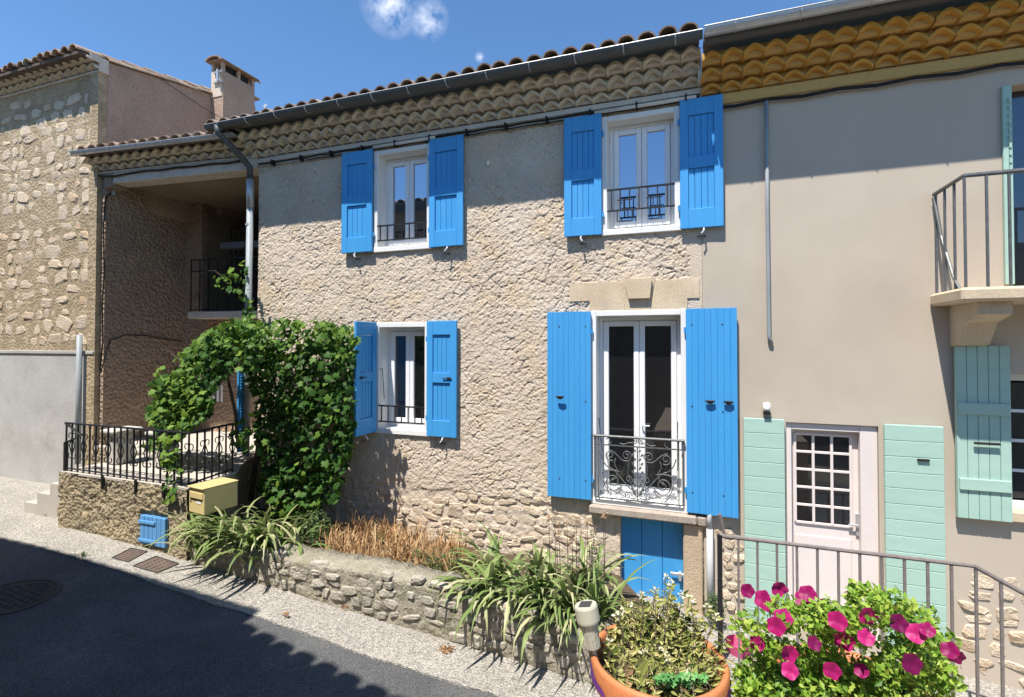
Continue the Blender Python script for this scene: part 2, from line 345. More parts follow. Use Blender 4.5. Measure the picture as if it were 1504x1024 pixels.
# ------------------------------------------------------------------ ground, road, pavement
def gz(x):
    if x > -6.2: return -.072*x
    if x < -7.2: return .482
    t = (-6.2-x)/1.0; return .4464+.072*(t-t*t/2)*1.0
XS = [-45, -30, -20, -14, -10, -8.5, -7.2, -6.95, -6.7, -6.45, -6.2, -5, -4, -3, -2, -1, 0, 1, 2, 4, 8, 14, 24, 45]
def strip(name, y0, y1, dz, mt, xs=XS, skirt=0.0):
    g = G(); n = len(xs); V = []
    ys = y0 if callable(y0) else (lambda x: y0); ye = y1 if callable(y1) else (lambda x: y1)
    for x in xs: V += [(x, ys(x), gz(x)+dz), (x, ye(x), gz(x)+dz)]
    Fc = [(2*i, 2*i+2, 2*i+3, 2*i+1) for i in range(n-1)]
    if skirt:
        o = len(V)
        for x in xs: V += [(x, ys(x), gz(x)+dz-skirt)]
        Fc += [(2*i, o+i, o+i+1, 2*i+2) for i in range(n-1)]
    g.add(V, Fc); return obj(name, g, mt, recalc=False)
tag(strip('ground', -60, 60, -.06, 'ground'), kind='structure')
tag(strip('road', -1.2, 3.72, 0.0, 'asphalt'), kind='structure')
def kerb(x): return 3.60+.012*math.sin(x*3.1)+.01*math.sin(x*7.7)
xs_f = [-45, -30, -20, -14]+[-10+.25*i for i in range(81)]+[14, 24, 45]
tag(strip('pavement', kerb, 5.75, .014, 'pavement', xs=xs_f, skirt=.06), kind='structure')

# ------------------------------------------------------------------ main house
FY = 5.6
house = thing('house', (-2.9, FY, gz(-2.9)), 'two storey rough plastered village house with bright blue shutters and white windows', 'house')
XL, XR = -5.90, 0.046
OP = {'ul': (-3.93, -3.11, 3.975, 5.25), 'ur': (-.972, -.17, 3.977, 5.245), 'll': (-3.90, -3.135, 1.653, 3.02), 'fr': (-1.097, -.117, 1.053, 3.112), 'cd': (-.80, -.155, -.15, .93)}
ZTOP = 5.40
def grid_axis(lo, hi, step, edges):
    a = list(np.arange(lo, hi, step))+[hi]
    a = [v for v in a if all(abs(v-e) > step*.45 for e in edges)]
    return np.array(sorted(a+[e for e in edges if lo <= e <= hi]))
ex = sorted({v for o in OP.values() for v in o[:2]}); ez = sorted({v for o in OP.values() for v in o[2:]})
gx = grid_axis(XL, XR, .0088, ex); gzv = grid_axis(.2, ZTOP, .0088, ez)
XX, ZZ = np.meshgrid(gx, gzv)
zb = 1.02+.13*(fbm(XX*1.7, XX*0+3, 5)-.5)*2+.10*(fbm(XX*6, ZZ*6, 8)-.5)      # where the plaster has come away at the foot
bare = np.clip((zb-ZZ)/.05, 0, 1)*np.clip((-.82-XX)/.05, 0, 1)
hh = crust(XX, ZZ)*(1-bare)+(-.012+(fbm(XX*13, ZZ*13, 77)-.5)*.030+(fbm(XX*45, ZZ*45, 78, 3)-.5)*.012)*bare
smooth_r = np.clip((XX+.075+.03*(fbm(ZZ*2, XX*0, 4)-.5))/.02, 0, 1)*np.clip((ZZ-1.0)/.05, 0, 1)   # smooth render band at the right end
hh = hh*(1-.85*smooth_r)
V = np.stack([XX, FY-hh, ZZ], -1).reshape(-1, 3)
nx = len(gx); nzr = len(gzv)
ii, jj = np.meshgrid(np.arange(nx-1), np.arange(nzr-1)); cx = (gx[:-1]+gx[1:])/2; cz = (gzv[:-1]+gzv[1:])/2
CXg, CZg = np.meshgrid(cx, cz); keep = np.ones(CXg.shape, bool)
for (a, b, c, d) in OP.values(): keep &= ~((CXg > a) & (CXg < b) & (CZg > c) & (CZg < d))
ii = ii[keep]; jj = jj[keep]; k0 = jj*nx+ii
Q = np.stack([k0, k0+1, k0+1+nx, k0+nx], -1)
ctr = np.array([-2.9, FY, 2.6])
wall = place('wall', fastmesh('wall', V-ctr, Q, 'plaster'), ctr, house)
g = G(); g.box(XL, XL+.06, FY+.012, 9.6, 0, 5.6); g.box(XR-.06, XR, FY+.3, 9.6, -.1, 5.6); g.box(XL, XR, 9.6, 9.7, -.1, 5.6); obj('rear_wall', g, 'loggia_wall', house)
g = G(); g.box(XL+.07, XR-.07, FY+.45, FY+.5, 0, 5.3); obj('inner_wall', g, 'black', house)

def stone_meshes(mt, n=12, seed=1):
    """irregular split stones: angular outline, faceted face; y from 0 (wall plane) to -1 (proud)"""
    out = []
    r = random.Random(seed)
    for k in range(n):
        m_ = r.choice((6, 7, 8, 9)); ring = []
        for i in range(m_):
            th = 2*math.pi*(i+r.uniform(-.28, .28))/m_; e = .55; c, s_ = math.cos(th), math.sin(th)
            rr = r.uniform(.82, 1.08); ring.append((math.copysign(abs(c)**e, c)*rr*.95, math.copysign(abs(s_)**e, s_)*rr*.95))
        v = [(x, .8, z) for x, z in ring]+[(x, -.25+r.uniform(-.2, .2), z) for x, z in ring]
        ox, oz = r.uniform(-.12, .12), r.uniform(-.12, .12); v += [(x*.84+ox*.5, -.85+r.uniform(-.3, .3), z*.82+oz*.5) for x, z in ring]+[(ox, -1.0+r.uniform(-.25, .25), oz)]
        f = []
        for i in range(m_):
            j = (i+1) % m_; f += [(i, j, m_+j, m_+i), (m_+i, m_+j, 2*m_+j, 2*m_+i), (2*m_+i, 2*m_+j, 3*m_)]
        me = bpy.data.meshes.new('stone'); me.from_pydata(v, [], f)
        bm = bmesh.new(); bm.from_mesh(me); bmesh.ops.recalc_face_normals(bm, faces=bm.faces); bm.to_mesh(me); bm.free()
        link_mesh('stone', me, mt, None, False); out.append(me)
    return out
SM_pale = stone_meshes('stone_pale', 10, 3); SM_grey = stone_meshes('stone_grey', 10, 9)
def lay_stones(parent, meshes, x0, x1, zlo, zhi, y, hrange, wrange, depth, seed, skip=.08, wave=.0, name='stone', cap=260):
    """rough courses of rubble; zlo / zhi are functions of x"""
    r = random.Random(seed); z = 0.0; cnt = 0; base = min(zlo(x0), zlo(x1)); top = max(zhi(x) for x in np.linspace(x0, x1, 20))
    while base+z < top:
        hgt = r.uniform(*hrange); x = x0-r.uniform(0, .1)
        while x < x1:
            wd = r.uniform(*wrange)*(1 if r.random() < .8 else .55)
            xc = x+wd/2; zc = base+z+hgt/2+wave*math.sin(xc*2.3+seed)+r.uniform(-.022, .022); hs = hgt*r.uniform(.62, 1.2)
            if zlo(xc)+hs*.35 < zc < zhi(xc)-hs*.35 and x0 < xc-wd*.3 and xc+wd*.4 < x1 and r.random() > skip and cnt < cap:
                place(name, r.choice(meshes), (xc, y+r.uniform(-.006, .008), zc), parent, (r.uniform(-.08, .08), r.uniform(-.25, .25)+(math.pi if r.random() < .5 else 0), r.uniform(-.08, .08)),
                      (wd*.5*r.uniform(.88, 1.0), depth*r.uniform(.6, 1.3), hs*.5))
                cnt += 1
            x += wd*1.03
        z += hgt*1.0
zbx = lambda x: 1.0+.10*math.sin(x*2.7+1)+.05*math.sin(x*6.1)
lay_stones(house, SM_pale, -4.35, -.84, lambda x: .32, zbx, FY+.010, (.075, .15), (.10, .28), .013, 4, skip=.14, wave=.05)

# ---- windows
def window(key, depth, zoff=0, sill=True, rail_h=None, trim=.05, panes='glass'):
    x0, x1, z0, z1 = OP[key]; yf = FY+depth; T = .032
    g = G()
    tw = trim
    g.box(x0-.012, x0+tw, FY-.022, FY+.02, z0-.03, z1+.012, .006); g.box(x1-tw, x1+.012, FY-.022, FY+.02, z0-.03, z1+.012, .006)
    g.box(x0+tw, x1-tw, FY-.0195, FY+.02, z1-tw, z1+.0095, .006)
    a, b, zt = x0+tw, x1-tw, z1-tw
    g.box(a-.03, a+.001, FY+.0205, yf+.06, z0-.02, zt+.03); g.box(b-.001, b+.03, FY+.0205, yf+.06, z0-.02, zt+.03); g.box(a+.0015, b-.0015, FY+.0205, yf+.06, zt-.001, zt+.029)
    w_ = obj('window', g, 'white', house)
    zs = z0+.03
    g = G(); g.box(x0-.015, x1+.015, FY-.03, yf+.06, z0-.035, zs, .006); obj('window_sill', g, 'white', w_)
    fr = .045
    g = G(); g.box(a+.002, a+fr, yf, yf+.055, zs+.001, zt-.002, .004); g.box(b-fr, b-.002, yf, yf+.055, zs+.001, zt-.002, .004)
    g.box(a+fr, b-fr, yf+.001, yf+.054, zt-fr, zt-.002, .004); g.box(a+fr, b-fr, yf+.001, yf+.054, zs+.001, zs+fr, .004)
    obj('window_frame', g, 'pvc', w_)
    mid = (a+b)/2; s = .058
    for (p, q) in ((a+fr+.003, mid-.002), (mid+.002, b-fr-.003)):
        zA, zB = zs+fr+.003, zt-fr-.003
        g = G(); yb = yf-.014
        g.box(p, p+s, yb, yf+.04, zA, zB, .007); g.box(q-s, q, yb, yf+.04, zA, zB, .007)
        g.box(p+s, q-s, yb+.001, yf+.039, zB-s, zB-.0005, .007); g.box(p+s, q-s, yb+.001, yf+.039, zA+.0005, zA+s*1.15, .007)
        obj('sash', g, 'pvc', w_)
        g = G(); g.box(p+s-.006, q-s+.006, yf+.012, yf+.018, zA+s, zB-s+.006); obj('pane', g, panes, w_)
    if key == 'fr':
        g = G(); g.tube([(mid+.03, yf-.05, 1.87), (mid+.11, yf-.05, 1.87)], .008); g.tube([(mid+.03, yf-.014, 1.87), (mid+.03, yf-.05, 1.87)], .007); obj('handle', g, 'pvc', w_)
    return w_
W = {k: window(k, d, panes=p) for k, d, p in (('ul', .17, 'glass'), ('ur', .15, 'glass'), ('ll', .19, 'glass_dark'), ('fr', .17, 'glass_dark'))}

# ---- guard bars
def bars(key, zlo, zhi, y, xs, extra=None, vlo=None):
    x0, x1, _, _ = OP[key]; g = G()
    a, b = x0+.03, x1-.03
    r_ = obj('window_rail', G().box(a, b, y-.009, y+.009, zhi-.009, zhi+.009), 'iron', house)
    obj('rail_bar', G().box(a, b, y-.008, y+.008, zlo-.008, zlo+.008), 'iron', r_)
    for x in xs: obj('rail_bar', G().box(x-.006, x+.006, y-.006, y+.006, zlo+.0085 if vlo is None else vlo, zhi-.0095), 'iron', r_)
    if extra:
        for (u0, u1, w0, w1) in extra: obj('rail_bar', G().box(u0, u1, y-.0055, y+.0055, w0, w1), 'iron', r_)
x0, x1 = OP['ul'][:2]; bars('ul', 4.09, 4.28, FY-.012, [x0+.09+i*(x1-x0-.18)/6 for i in range(7)])
x0, x1 = OP['ll'][:2]; bars('ll', 1.77, 1.97, FY-.012, [x0+.09+i*(x1-x0-.18)/6 for i in range(7)])
x0, x1 = OP['ur'][:2]; L = x1-x0-.14; u = lambda t: x0+.07+L*t
H_, B_ = 4.44, 4.21
bars('ur', B_, H_, FY-.012, [u(t) for t in (.04, .18, .33, .48, .62, .77, .92)],
     [(u(.13), u(.37), 4.315, 4.325), (u(.60), u(.84), 4.315, 4.325)]+[(u(t)-.005, u(t)+.005, 4.09, 4.201) for t in (.13, .37, .64, .79)]+[(u(t)-.005, u(t)+.005, 4.219, 4.314) for t in (.235, .70)]+[(u(.135), u(.365), 4.085, 4.095), (u(.645), u(.785), 4.085, 4.095)])

# ---- shutters
def shutter(hx, hz0, hz1, width, ang, side, style, name='shutter', mt='blue', parent=None, yy=FY-.035, nb=8, flip=False):
    """side -1 opens to the left of its hinge, +1 to the right; ang lifts the free edge off the wall"""
    parent = parent or house
    ca, sa = math.cos(ang), math.sin(ang)
    def T(p): return Vector((hx+side*(p.x*ca+p.y*sa*1.0), yy-p.x*sa+p.y*ca, p.z))
    th = .034
    def mk(nm, gg, m_, par): gg.xf(T); return obj(nm, gg, m_, par)
    if style == 'panel':
        st = .085; rails = [(hz0, hz0+.20), (hz0+(hz1-hz0)*.50-.05, hz0+(hz1-hz0)*.50+.075), (hz1-.17, hz1)]
        g = G()
        g.box(.002, st, -th, 0, hz0, hz1, .004); g.box(width-st, width, -th, 0, hz0, hz1, .004)
        for (a, b) in rails: g.box(st-.001, width-st+.001, -th+.001, -.001, a+.0005, b-.0005, .004)
        s_ = mk(name, g, mt, parent)
        n = 4 if width > .4 else 3
        for (a, b) in ((rails[0][1], rails[1][0]), (rails[1][1], rails[2][0])):
            for k in range(n):
                p = st+(width-2*st)*k/n; q = st+(width-2*st)*(k+1)/n
                mk('board', G().box(p+.0015, q-.0015, -th+.020, -.004, a+.001, b-.001, .003), mt, s_)
        if hz0 < 3:
          g = G(); zz = (hz0+hz1)/2-.0; g.tube([(width*.55, -th-.012, zz+.01), (width*.86, -th-.012, zz+.01)], .006, 6); g.box(width*.70, width*.82, -th-.010, -th-.0005, zz-.006, zz+.022); mk('latch', g, 'iron', s_)
        g = G(); g.tube([(width*.55, -.02, hz0-.002), (width*.55, -.05, hz0-.035), (width*.50, -.055, hz0-.065)], .009, 6); mk('catch', g, 'grey_paint', s_)
        g = G(); g.box(width*.4, width*.6, .002, .012, hz0-.09, hz0-.075); mk('catch_pin', g, 'iron', s_)
    elif style == 'plank':
        s_ = mk(name, G().box(.004, width-.004, -.012, 0, hz0+.004, hz1-.004), mt, parent)
        for k in range(nb):
            p = width*k/nb; q = width*(k+1)/nb
            mk('board', G().box(p+.0006, q-.0006, -th, -.0125, hz0+rng.uniform(0, .003), hz1-rng.uniform(0, .003), .0016), mt, s_)
        for (fx, fz) in ((.12, .92), (.72, .92), (.12, .52), (.72, .5), (.12, .10), (.72, .10)):
            mk('bolt', G().lathe([(0, .006), (.006, .004), (.0085, 0), (.0085, -.002)], (0, 0, 0), 8).xf(lambda p: Vector((width*fx+p.x, -th-p.z, hz0+(hz1-hz0)*fz+p.y))), 'iron', s_)
    for z in (hz0+.22, hz1-.22):
        g = G(); g.tube([(-.01, -.012, z-.03), (-.01, -.012, z+.03)], .011, 8); g.box(-.01, .05, -.006, .004, z-.014, z+.014); mk('hinge', g, mt, s_)
    return s_
def solve_ang(hx, width, px, py, yy=FY-.035, lo=0, hi=500):
    best = min((abs((lambda d: (O+d*((yy-width*math.sin(a/1000))/d.y)).x)(ray(px, py))-(hx-width*math.cos(a/1000))), a/1000) for a in range(lo, hi, 4)); return best[1]
for key, pl, pr, top, bot in (('ul', 505.4, 680.7, .03, -.03), ('ur', 829, 1062, .04, -.03), ('ll', 519.5, 671, .02, -.02)):
    x0, x1, z0, z1 = OP[key]; zm = 555 if key == 'll' else 280
    wd = PY(pr, zm, FY-.05).x-x1
    shutter(x1+.004, z0+bot, z1+top, wd, .015, 1, 'panel')
    a = R(89) if key == 'll' else .02
    print('shutter', key, round(wd, 3), round(math.degrees(a), 1))
    shutter(x0-.004, z0+bot+.005, z1+top-.005, wd, a, -1, 'panel')
x0, x1, z0, z1 = OP['fr']
wd = PY(1083, 600, FY-.05).x-x1; wl = .49
shutter(x1+.002, z0-.01, z1+.01, wd, .05, 1, 'plank')
a = solve_ang(x0-.002, wl, 805, 600); print('fr', wd, math.degrees(a))
shutter(x0-.002, z0+.01, z1+.005, wl, a, -1, 'plank')
def iron_latch(x, z, y, parent=house):
    g = G(); g.box(x-.045, x+.045, y-.022, y, z-.004, z+.014, .003); g.prism([(x-.032, z-.004), (x+.032, z-.004), (x+.02, z-.022), (x-.02, z-.022)], y-.018, y); obj('shutter_latch', g, 'iron', parent)
iron_latch(-1.43, PY(820, 583, FY-.1).z, FY-.115); iron_latch(PY(1043, 590, FY-.1).x, PY(1043, 590, FY-.1).z, FY-.098); iron_latch(PY(1070, 591, FY-.1).x, PY(1070, 591, FY-.1).z, FY-.105)

# ---- lintel of cut stone, sill stone, cellar door, pier
zt = OP['fr'][3]
g = G(); g.prism([(-1.347, 3.235), (-1.12, 3.235), (-1.12, zt+.004), (-.735, zt+.004), (-.775, 3.435), (-1.347, 3.435)], FY-.012, FY+.03); obj('lintel_stone', g, 'cut_stone', house)
g = G(); g.prism([(.017, 3.235), (-.10, 3.235), (-.10, zt+.004), (-.468, zt+.004), (-.425, 3.43), (.017, 3.43)], FY-.011, FY+.03); obj('lintel_stone', g, 'cut_stone', house)
g = G(); g.prism([(-.731, zt+.004), (-.472, zt+.004), (-.43, 3.43), (-.77, 3.43)], FY-.010, FY+.03); g.prism([(-.695, 3.245), (-.475, 3.245), (-.452, 3.455), (-.742, 3.455)], FY-.055, FY-.0105); obj('keystone', g, 'cut_stone', house)
g = G(); g.box(-1.12, -.02, FY-.10, FY+.1, .93, 1.016, .014); obj('sill_stone', g, 'sill_stone', house, smooth=False)
g = G(); g.box(-.018, .075, FY-.07, FY+.1, .915, 1.01, .014); obj('sill_stone', g, 'sill_stone', house)
x0, x1 = OP['cd'][:2]
g = G(); g.box(x0-.04, x0, FY+.03, FY+.2, -.15, .93); g.box(x1, x1+.04, FY+.03, FY+.2, -.15, .93); g.box(x0, x1, FY+.03, FY+.2, .925, .97); obj('door_jamb', g, 'mortar_pale', house)
cd = obj('cellar_door', G().box(x0, x1, FY+.135, FY+.16, -.12, .93), 'blue', house)
for k in range(3):
    p = x0+(x1-x0)*k/3; q = x0+(x1-x0)*(k+1)/3
    obj('board', G().box(p+.002, q-.002, FY+.105, FY+.1345, -.11, .924, .004), 'blue', cd)
g = G(); g.box(x1-.13, x1+.05, FY+.06, FY+.075, .33, .36, .004); g.box(x1-.05, x1-.02, FY+.055, FY+.104, .28, .37, .004); obj('latch', g, 'zinc', cd)
g = G(); g.box(-.153, .035, FY-.035, FY+.1, -.2, .913, .012); obj('pier', g, 'pillar', house)
# shutter stays beside the french window and lower left window
for (xa, za, xb, zb_, yy) in ((-1.02, 1.95, -.965, 1.45, FY-.03), (-.20, 1.95, -.205, 1.45, FY-.03), (-3.83, 2.44, -3.80, 2.05, FY+.03)):
    g = G(); g.tube([(xa, yy-.05, za), (xa, yy, za), ((xa+xb)/2, yy, (za+zb_)/2), (xb, yy, zb_)], .005, 6); obj('shutter_stay', g, 'iron_grey', house)

# ---- french window railing with scrollwork
x0, x1 = OP['fr'][:2]; yr = FY-.05; a, b = x0+.035, x1-.035; zt_, zb_ = 1.765, 1.10
fr = obj('balcony_rail', G().box(a-.02, b+.02, yr-.02, yr+.02, zt_-.012, zt_+.012, .008), 'iron_grey', house)
for z in (zt_-.095, zb_): obj('rail_bar', G().box(a, b, yr-.006, yr+.006, z-.006, z+.006), 'iron_grey', fr)
for x in (a, a+.04, b-.04, b): obj('rail_bar', G().box(x-.006, x+.006, yr-.005, yr+.005, zb_+.007, zt_-.013), 'iron_grey', fr)
mid = (a+b)/2; Wh = (b-a)/2-.05
def spiral(cx_, cz_, r0, r1, th0, turns, n=22):
    return [(cx_+(r0+(r1-r0)*i/n)*math.cos(th0+turns*2*math.pi*i/n), cz_+(r0+(r1-r0)*i/n)*math.sin(th0+turns*2*math.pi*i/n)) for i in range(n+1)]
def bez(p0, p1, p2, p3, n=12):
    r_ = []
    for i in range(n+1):
        t = i/n; u_ = 1-t
        r_.append(tuple(u_**3*p0[k]+3*u_*u_*t*p1[k]+3*u_*t*t*p2[k]+t**3*p3[k] for k in (0, 1)))
    return r_
H0 = zt_-zb_
curves = [(spiral(.28, .18, .017, .10, 2.0, -1.75), .0055), (bez((.185, .165), (.17, .02), (.36, -.02), (.40, .22)), .005), (bez((.02, .10), (.15, .12), (.20, .30), (.33, .33)), .007),
          (bez((.06, .14), (.12, .25), (.13, .40), (.05, .50)), .005), (spiral(.125, .47, .012, .055, 1.0, 1.4), .0055), (bez((.10, .42), (.2, .38), (.22, .50), (.33, .52)), .006),
          (spiral(.315, .46, .012, .06, .3, -1.4), .0055), (bez((.33, .33), (.38, .35), (.41, .42), (.42, .47)), .006), (bez((.20, .29), (.28, .31), (.36, .31), (.41, .26)), .007),
          (bez((.22, .30), (.27, .36), (.27, .38), (.25, .43)), .006), (bez((.24, .28), (.22, .22), (.27, .20), (.29, .22)), .006), (spiral(.10, .22, .01, .045, 2.5, 1.3), .005),
          (spiral(.11, .05, .008, .04, 0, 1.5), .005), (spiral(.33, .615, .03, .032, .5, .72, 12), .0055), (bez((.05, .60), (.10, .64), (.13, .56), (.20, .60)), .006), (spiral(.035, .625, .006, .03, 3.4, -1.2), .005),
          (bez((.02, .03), (.14, .0), (.2, .08), (.28, .07)), .006), (bez((.30, .02), (.34, .08), (.40, .10), (.42, .06)), .005)]
for sgn in (-1, 1):
    for pts, r_ in curves:
        k = Wh/.44
        g = G(); g.tube([(mid+sgn*x*k, yr+.004*math.sin(9*x+sgn), zb_+z*H0/.665) for x, z in pts], r_, 6); obj('scroll', g, 'iron_grey', fr, smooth=True)
for i in range(11):      # cast leaves of the central bouquet
    z = zb_+.05+i*.046; s = .035*(1-.035*i)
    for sgn in (-1, 1):
        d = sgn*(.012+.02*(i % 2)); g = G()
        g.prism([(mid+d-.004, z), (mid+d+sgn*s*.9, z+s*.5), (mid+d+sgn*s*1.1, z+s*1.3), (mid+d+sgn*s*.3, z+s*1.2)], yr-.006, yr+.006); obj('cast_leaf', g, 'iron_grey', fr)
obj('rail_bar', G().box(mid-.006, mid+.006, yr-.004, yr+.004, zb_+.007, zt_-.10), 'iron_grey', fr)

# ---- eaves: band, three rows of génoise tiles, roof tiles, gutter
def arch_mesh(name, r0, r1, ln, mt, n=8, taper=1.0, th=.016):
    g = G(); v = []; f = []
    for (y, rr) in ((0, r0), (ln, r0*taper)):
        for rad in (rr, rr-th):
            for k in range(n+1):
                t = math.pi*k/n; v.append((rad*math.cos(t), y, rad*math.sin(t)*r1))
    m1 = n+1
    for k in range(n):
        f += [(k, k+1, 2*m1+k+1, 2*m1+k), (m1+k, 3*m1+k, 3*m1+k+1, m1+k+1), (k, m1+k, m1+k+1, k+1), (2*m1+k, 2*m1+k+1, 3*m1+k+1, 3*m1+k)]
    f += [(0, 2*m1, 3*m1, m1), (n, m1+n, 3*m1+n, 2*m1+n)]
    me = bpy.data.meshes.new(name); me.from_pydata(v, [], f)
    bm = bmesh.new(); bm.from_mesh(me); bmesh.ops.recalc_face_normals(bm, faces=bm.faces); bm.to_mesh(me); bm.free()
    link_mesh(name, me, mt, None, False)
    for p in me.polygons[0:]: p.use_smooth = False
    return me
SP = .186
def eaves(parent, xa, xb, zc, rows, tiles, mortar, band_m, to_world=None, roty=0.0, bandh=.055, out0=.10, step=.12, dz=.09):
    """band + rows of arched tiles stepping outwards; local x along the wall, y=0 the wall face (minus = towards street)"""
    Tf = to_world or (lambda p: Vector((p.x, p.y+FY, p.z)))
    obj('eave_band', G().box(xa, xb, -.035, .1, zc, zc+bandh).xf(Tf), band_m, parent)
    for r_ in range(rows):
        z = zc+bandh+dz*r_; yo = -(out0+step*r_)
        obj('eave_mortar', G().box(xa+.002*r_, xb-.002*r_, yo+.058+rng.uniform(0, .006), .1, z+.020, z+dz+.0185).xf(Tf), mortar, parent)
        n = int((xb-xa)/SP); s_ = (xb-xa)/n
        for k in range(n):
            x = xa+s_*(k+.5)+(rng.uniform(-.006, .006)); p = Tf(Vector((x, yo+rng.uniform(-.008, .008), z+.034)))
            place('eave_tile', rng.choice(tiles), p, parent, (rng.uniform(-.03, .03), rng.uniform(-.03, .03), roty+rng.uniform(-.02, .02)), (s_/.19, 1, 1))
    return zc+bandh+dz*rows
def wave_mesh(name, wdt, H, ln, mt, th=.03, n=16, pw=.62):
    v = []; f = []
    for y in (0, ln):
        for off in (0, -th):
            for k in range(n+1):
                x = -wdt/2+wdt*k/n; v.append((x, y, H*(.72*(1-(2*abs(x)/wdt)**2)+.28*(.5+.5*math.cos(2*math.pi*x/wdt)))+off))
    m1 = n+1
    for k in range(n): f += [(k, k+1, 2*m1+k+1, 2*m1+k), (m1+k, 3*m1+k, 3*m1+k+1, m1+k+1), (k, m1+k, m1+k+1, k+1), (2*m1+k, 2*m1+k+1, 3*m1+k+1, 3*m1+k)]
    f += [(0, 2*m1, 3*m1, m1), (n, m1+n, 3*m1+n, 2*m1+n)]
    me = bpy.data.meshes.new(name); me.from_pydata(v, [], f)
    bm = bmesh.new(); bm.from_mesh(me); bmesh.ops.recalc_face_normals(bm, faces=bm.faces); bm.to_mesh(me); bm.free()
    link_mesh(name, me, mt, None, False); return me
T_beige = [wave_mesh('eave_tile', .187, .060+.005*k, .2, 'genoise', th=.034-.002*k) for k in range(3)]
T_ochre = [wave_mesh('eave_tile', .187, .060+.005*k, .2, 'ochre', th=.034-.002*k) for k in range(3)]
T_roof = [arch_mesh('roof_tile', .088+.003*k, .85, .46, 'tile', taper=.84) for k in range(3)]
ZC = 5.345
ze = eaves(house, XL-.02, XR, ZC, 3, T_beige, 'genoise_mortar', 'band')
def roof(parent, xa, xb, y0, z0, slope, depth, to_world=None, roty=0.0, keep=3, name='roof'):
    Tf = to_world or (lambda p: Vector((p.x, p.y+FY, p.z)))
    sl_ = math.atan(slope)
    rf = obj(name, G().add([(xa, y0, z0), (xb, y0, z0), (xb, y0+depth, z0+depth*slope), (xa, y0+depth, z0+depth*slope), (xa, y0, z0-.04), (xb, y0, z0-.04), (xb, y0+depth, z0+depth*slope-.04), (xa, y0+depth, z0+depth*slope-.04)],
             [(0, 1, 2, 3), (7, 6, 5, 4), (0, 4, 5, 1), (1, 5, 6, 2), (2, 6, 7, 3), (3, 7, 4, 0)]).xf(Tf), 'tile_under', parent)
    n = int((xb-xa)/SP); s_ = (xb-xa)/n; rest = G(); c = 0
    while c*.36*math.cos(sl_) < depth-.3:
        for k in range(n):
            x = xa+s_*(k+.5)+rng.uniform(-.008, .008); yy = y0-.03+c*.36*math.cos(sl_)+rng.uniform(-.02, .02); zz = z0+.012+(yy-y0)*slope+.012+rng.uniform(0, .010)
            e = (sl_-.035+rng.uniform(-.02, .02), rng.uniform(-.06, .06), rng.uniform(-.04, .04)+roty)
            if c < keep: place('roof_tile', rng.choice(T_roof), Tf(Vector((x, yy, zz))), rf, e)
            else:
                me = rng.choice(T_roof); from_e = Matrix.Translation(Tf(Vector((x, yy, zz)))) @ Matrix.Rotation(e[2], 4, 'Z') @ Matrix.Rotation(e[1], 4, 'Y') @ Matrix.Rotation(e[0], 4, 'X')
                rest.add([from_e @ v.co for v in me.vertices], [tuple(p.vertices) for p in me.polygons])
        c += 1
    if rest.v: tag(obj('upper_roof_tiles', rest, 'tile', rf, recalc=False), kind='stuff')
    return rf
def gutter(parent, p0, p1, r=.062, mt='zinc_dark', dirn=Vector((0, -1, 0)), nbr=12, rim='zinc'):
    p0 = Vector(p0); p1 = Vector(p1); g = G(); n = 10; upz = Vector((0, 0, 1)); v = []
    for p in (p0, p1):
        for rad in (r, r-.006):
            for k in range(n+1):
                t = math.pi*k/n; v.append(p+dirn*(math.cos(t)*rad)-upz*(math.sin(t)*rad))
    m1 = n+1; f = []
    for k in range(n): f += [(k, k+1, 2*m1+k+1, 2*m1+k), (m1+k, m1+k+1, 3*m1+k+1, 3*m1+k)]
    for e in (0, 2): f += [tuple(e*m1+k for k in range(m1))]
    g.add(v, f); gt = obj('gutter', g, mt, parent, smooth=False, recalc=False)
    obj('gutter_lip', G().tube([p0+dirn*(r+.002)+upz*.004, p1+dirn*(r+.002)+upz*.002], .0055, 8), rim, gt)
    for i in range(nbr):
        q = p0.lerp(p1, (i+.5)/nbr); ax = (p1-p0).normalized(); g = G()
        pts = [q+dirn*(math.cos(math.pi*k/8)*(r+.004))-upz*(math.sin(math.pi*k/8)*(r+.004)) for k in range(9)]
        g.tube(pts, .006, 5); obj('gutter_bracket', g, rim, gt)
    return gt
obj('eave_end', G().box(XR-.03, XR+.0015, FY-.20, FY+.1, ZC+.06, ze+.03), 'genoise_mortar', house)
roof(house, XL-.38, XR-.02, -.50, ze+.035, .27, 4.4)
GZ = 5.69
gut = gutter(house, (-6.28, FY-.515, GZ+.035), (.06, FY-.515, GZ+.0), r=.056, nbr=13)

# ---- cables under the eave, downpipe at the left corner
def wall_run(parent, name, pts, r, mt, n=6): return obj(name, G().tube(pts, r, n), mt, parent, smooth=True)
pts = [(XL+.05+i*.21, FY-.05-.006*(i % 2), ZC-.03-.012*abs(math.sin(i*1.3))) for i in range(29)]
wall_run(house, 'cable', pts, .012, 'black'); wall_run(house, 'cable', [(p[0], p[1]+.018, p[2]-.027) for p in pts[4:]], .007, 'black')
for (xa, xb) in ((-3.92, -3.02), (-1.05, .0)): wall_run(house, 'conduit', [(xa, FY-.054, ZC-.045), (xb, FY-.054, ZC-.04)], .02, 'white_conduit', 8)
for i in range(12):
    x = -5.6+i*.5; obj('cable_clip', G().box(x-.008, x+.008, FY-.08, FY-.0, ZC-.075, ZC+.0, .003), 'black', house)
px_ = -5.985
dp = obj('downpipe', G().tube([(-6.08, FY-.53, GZ+.03), (-6.07, FY-.52, GZ-.08), (-6.0, FY-.2, GZ-.32), (px_+.02, FY-.10, GZ-.42), (px_+.02, FY-.09, GZ-.6)], .043, 12), 'zinc_dark', house, smooth=True)
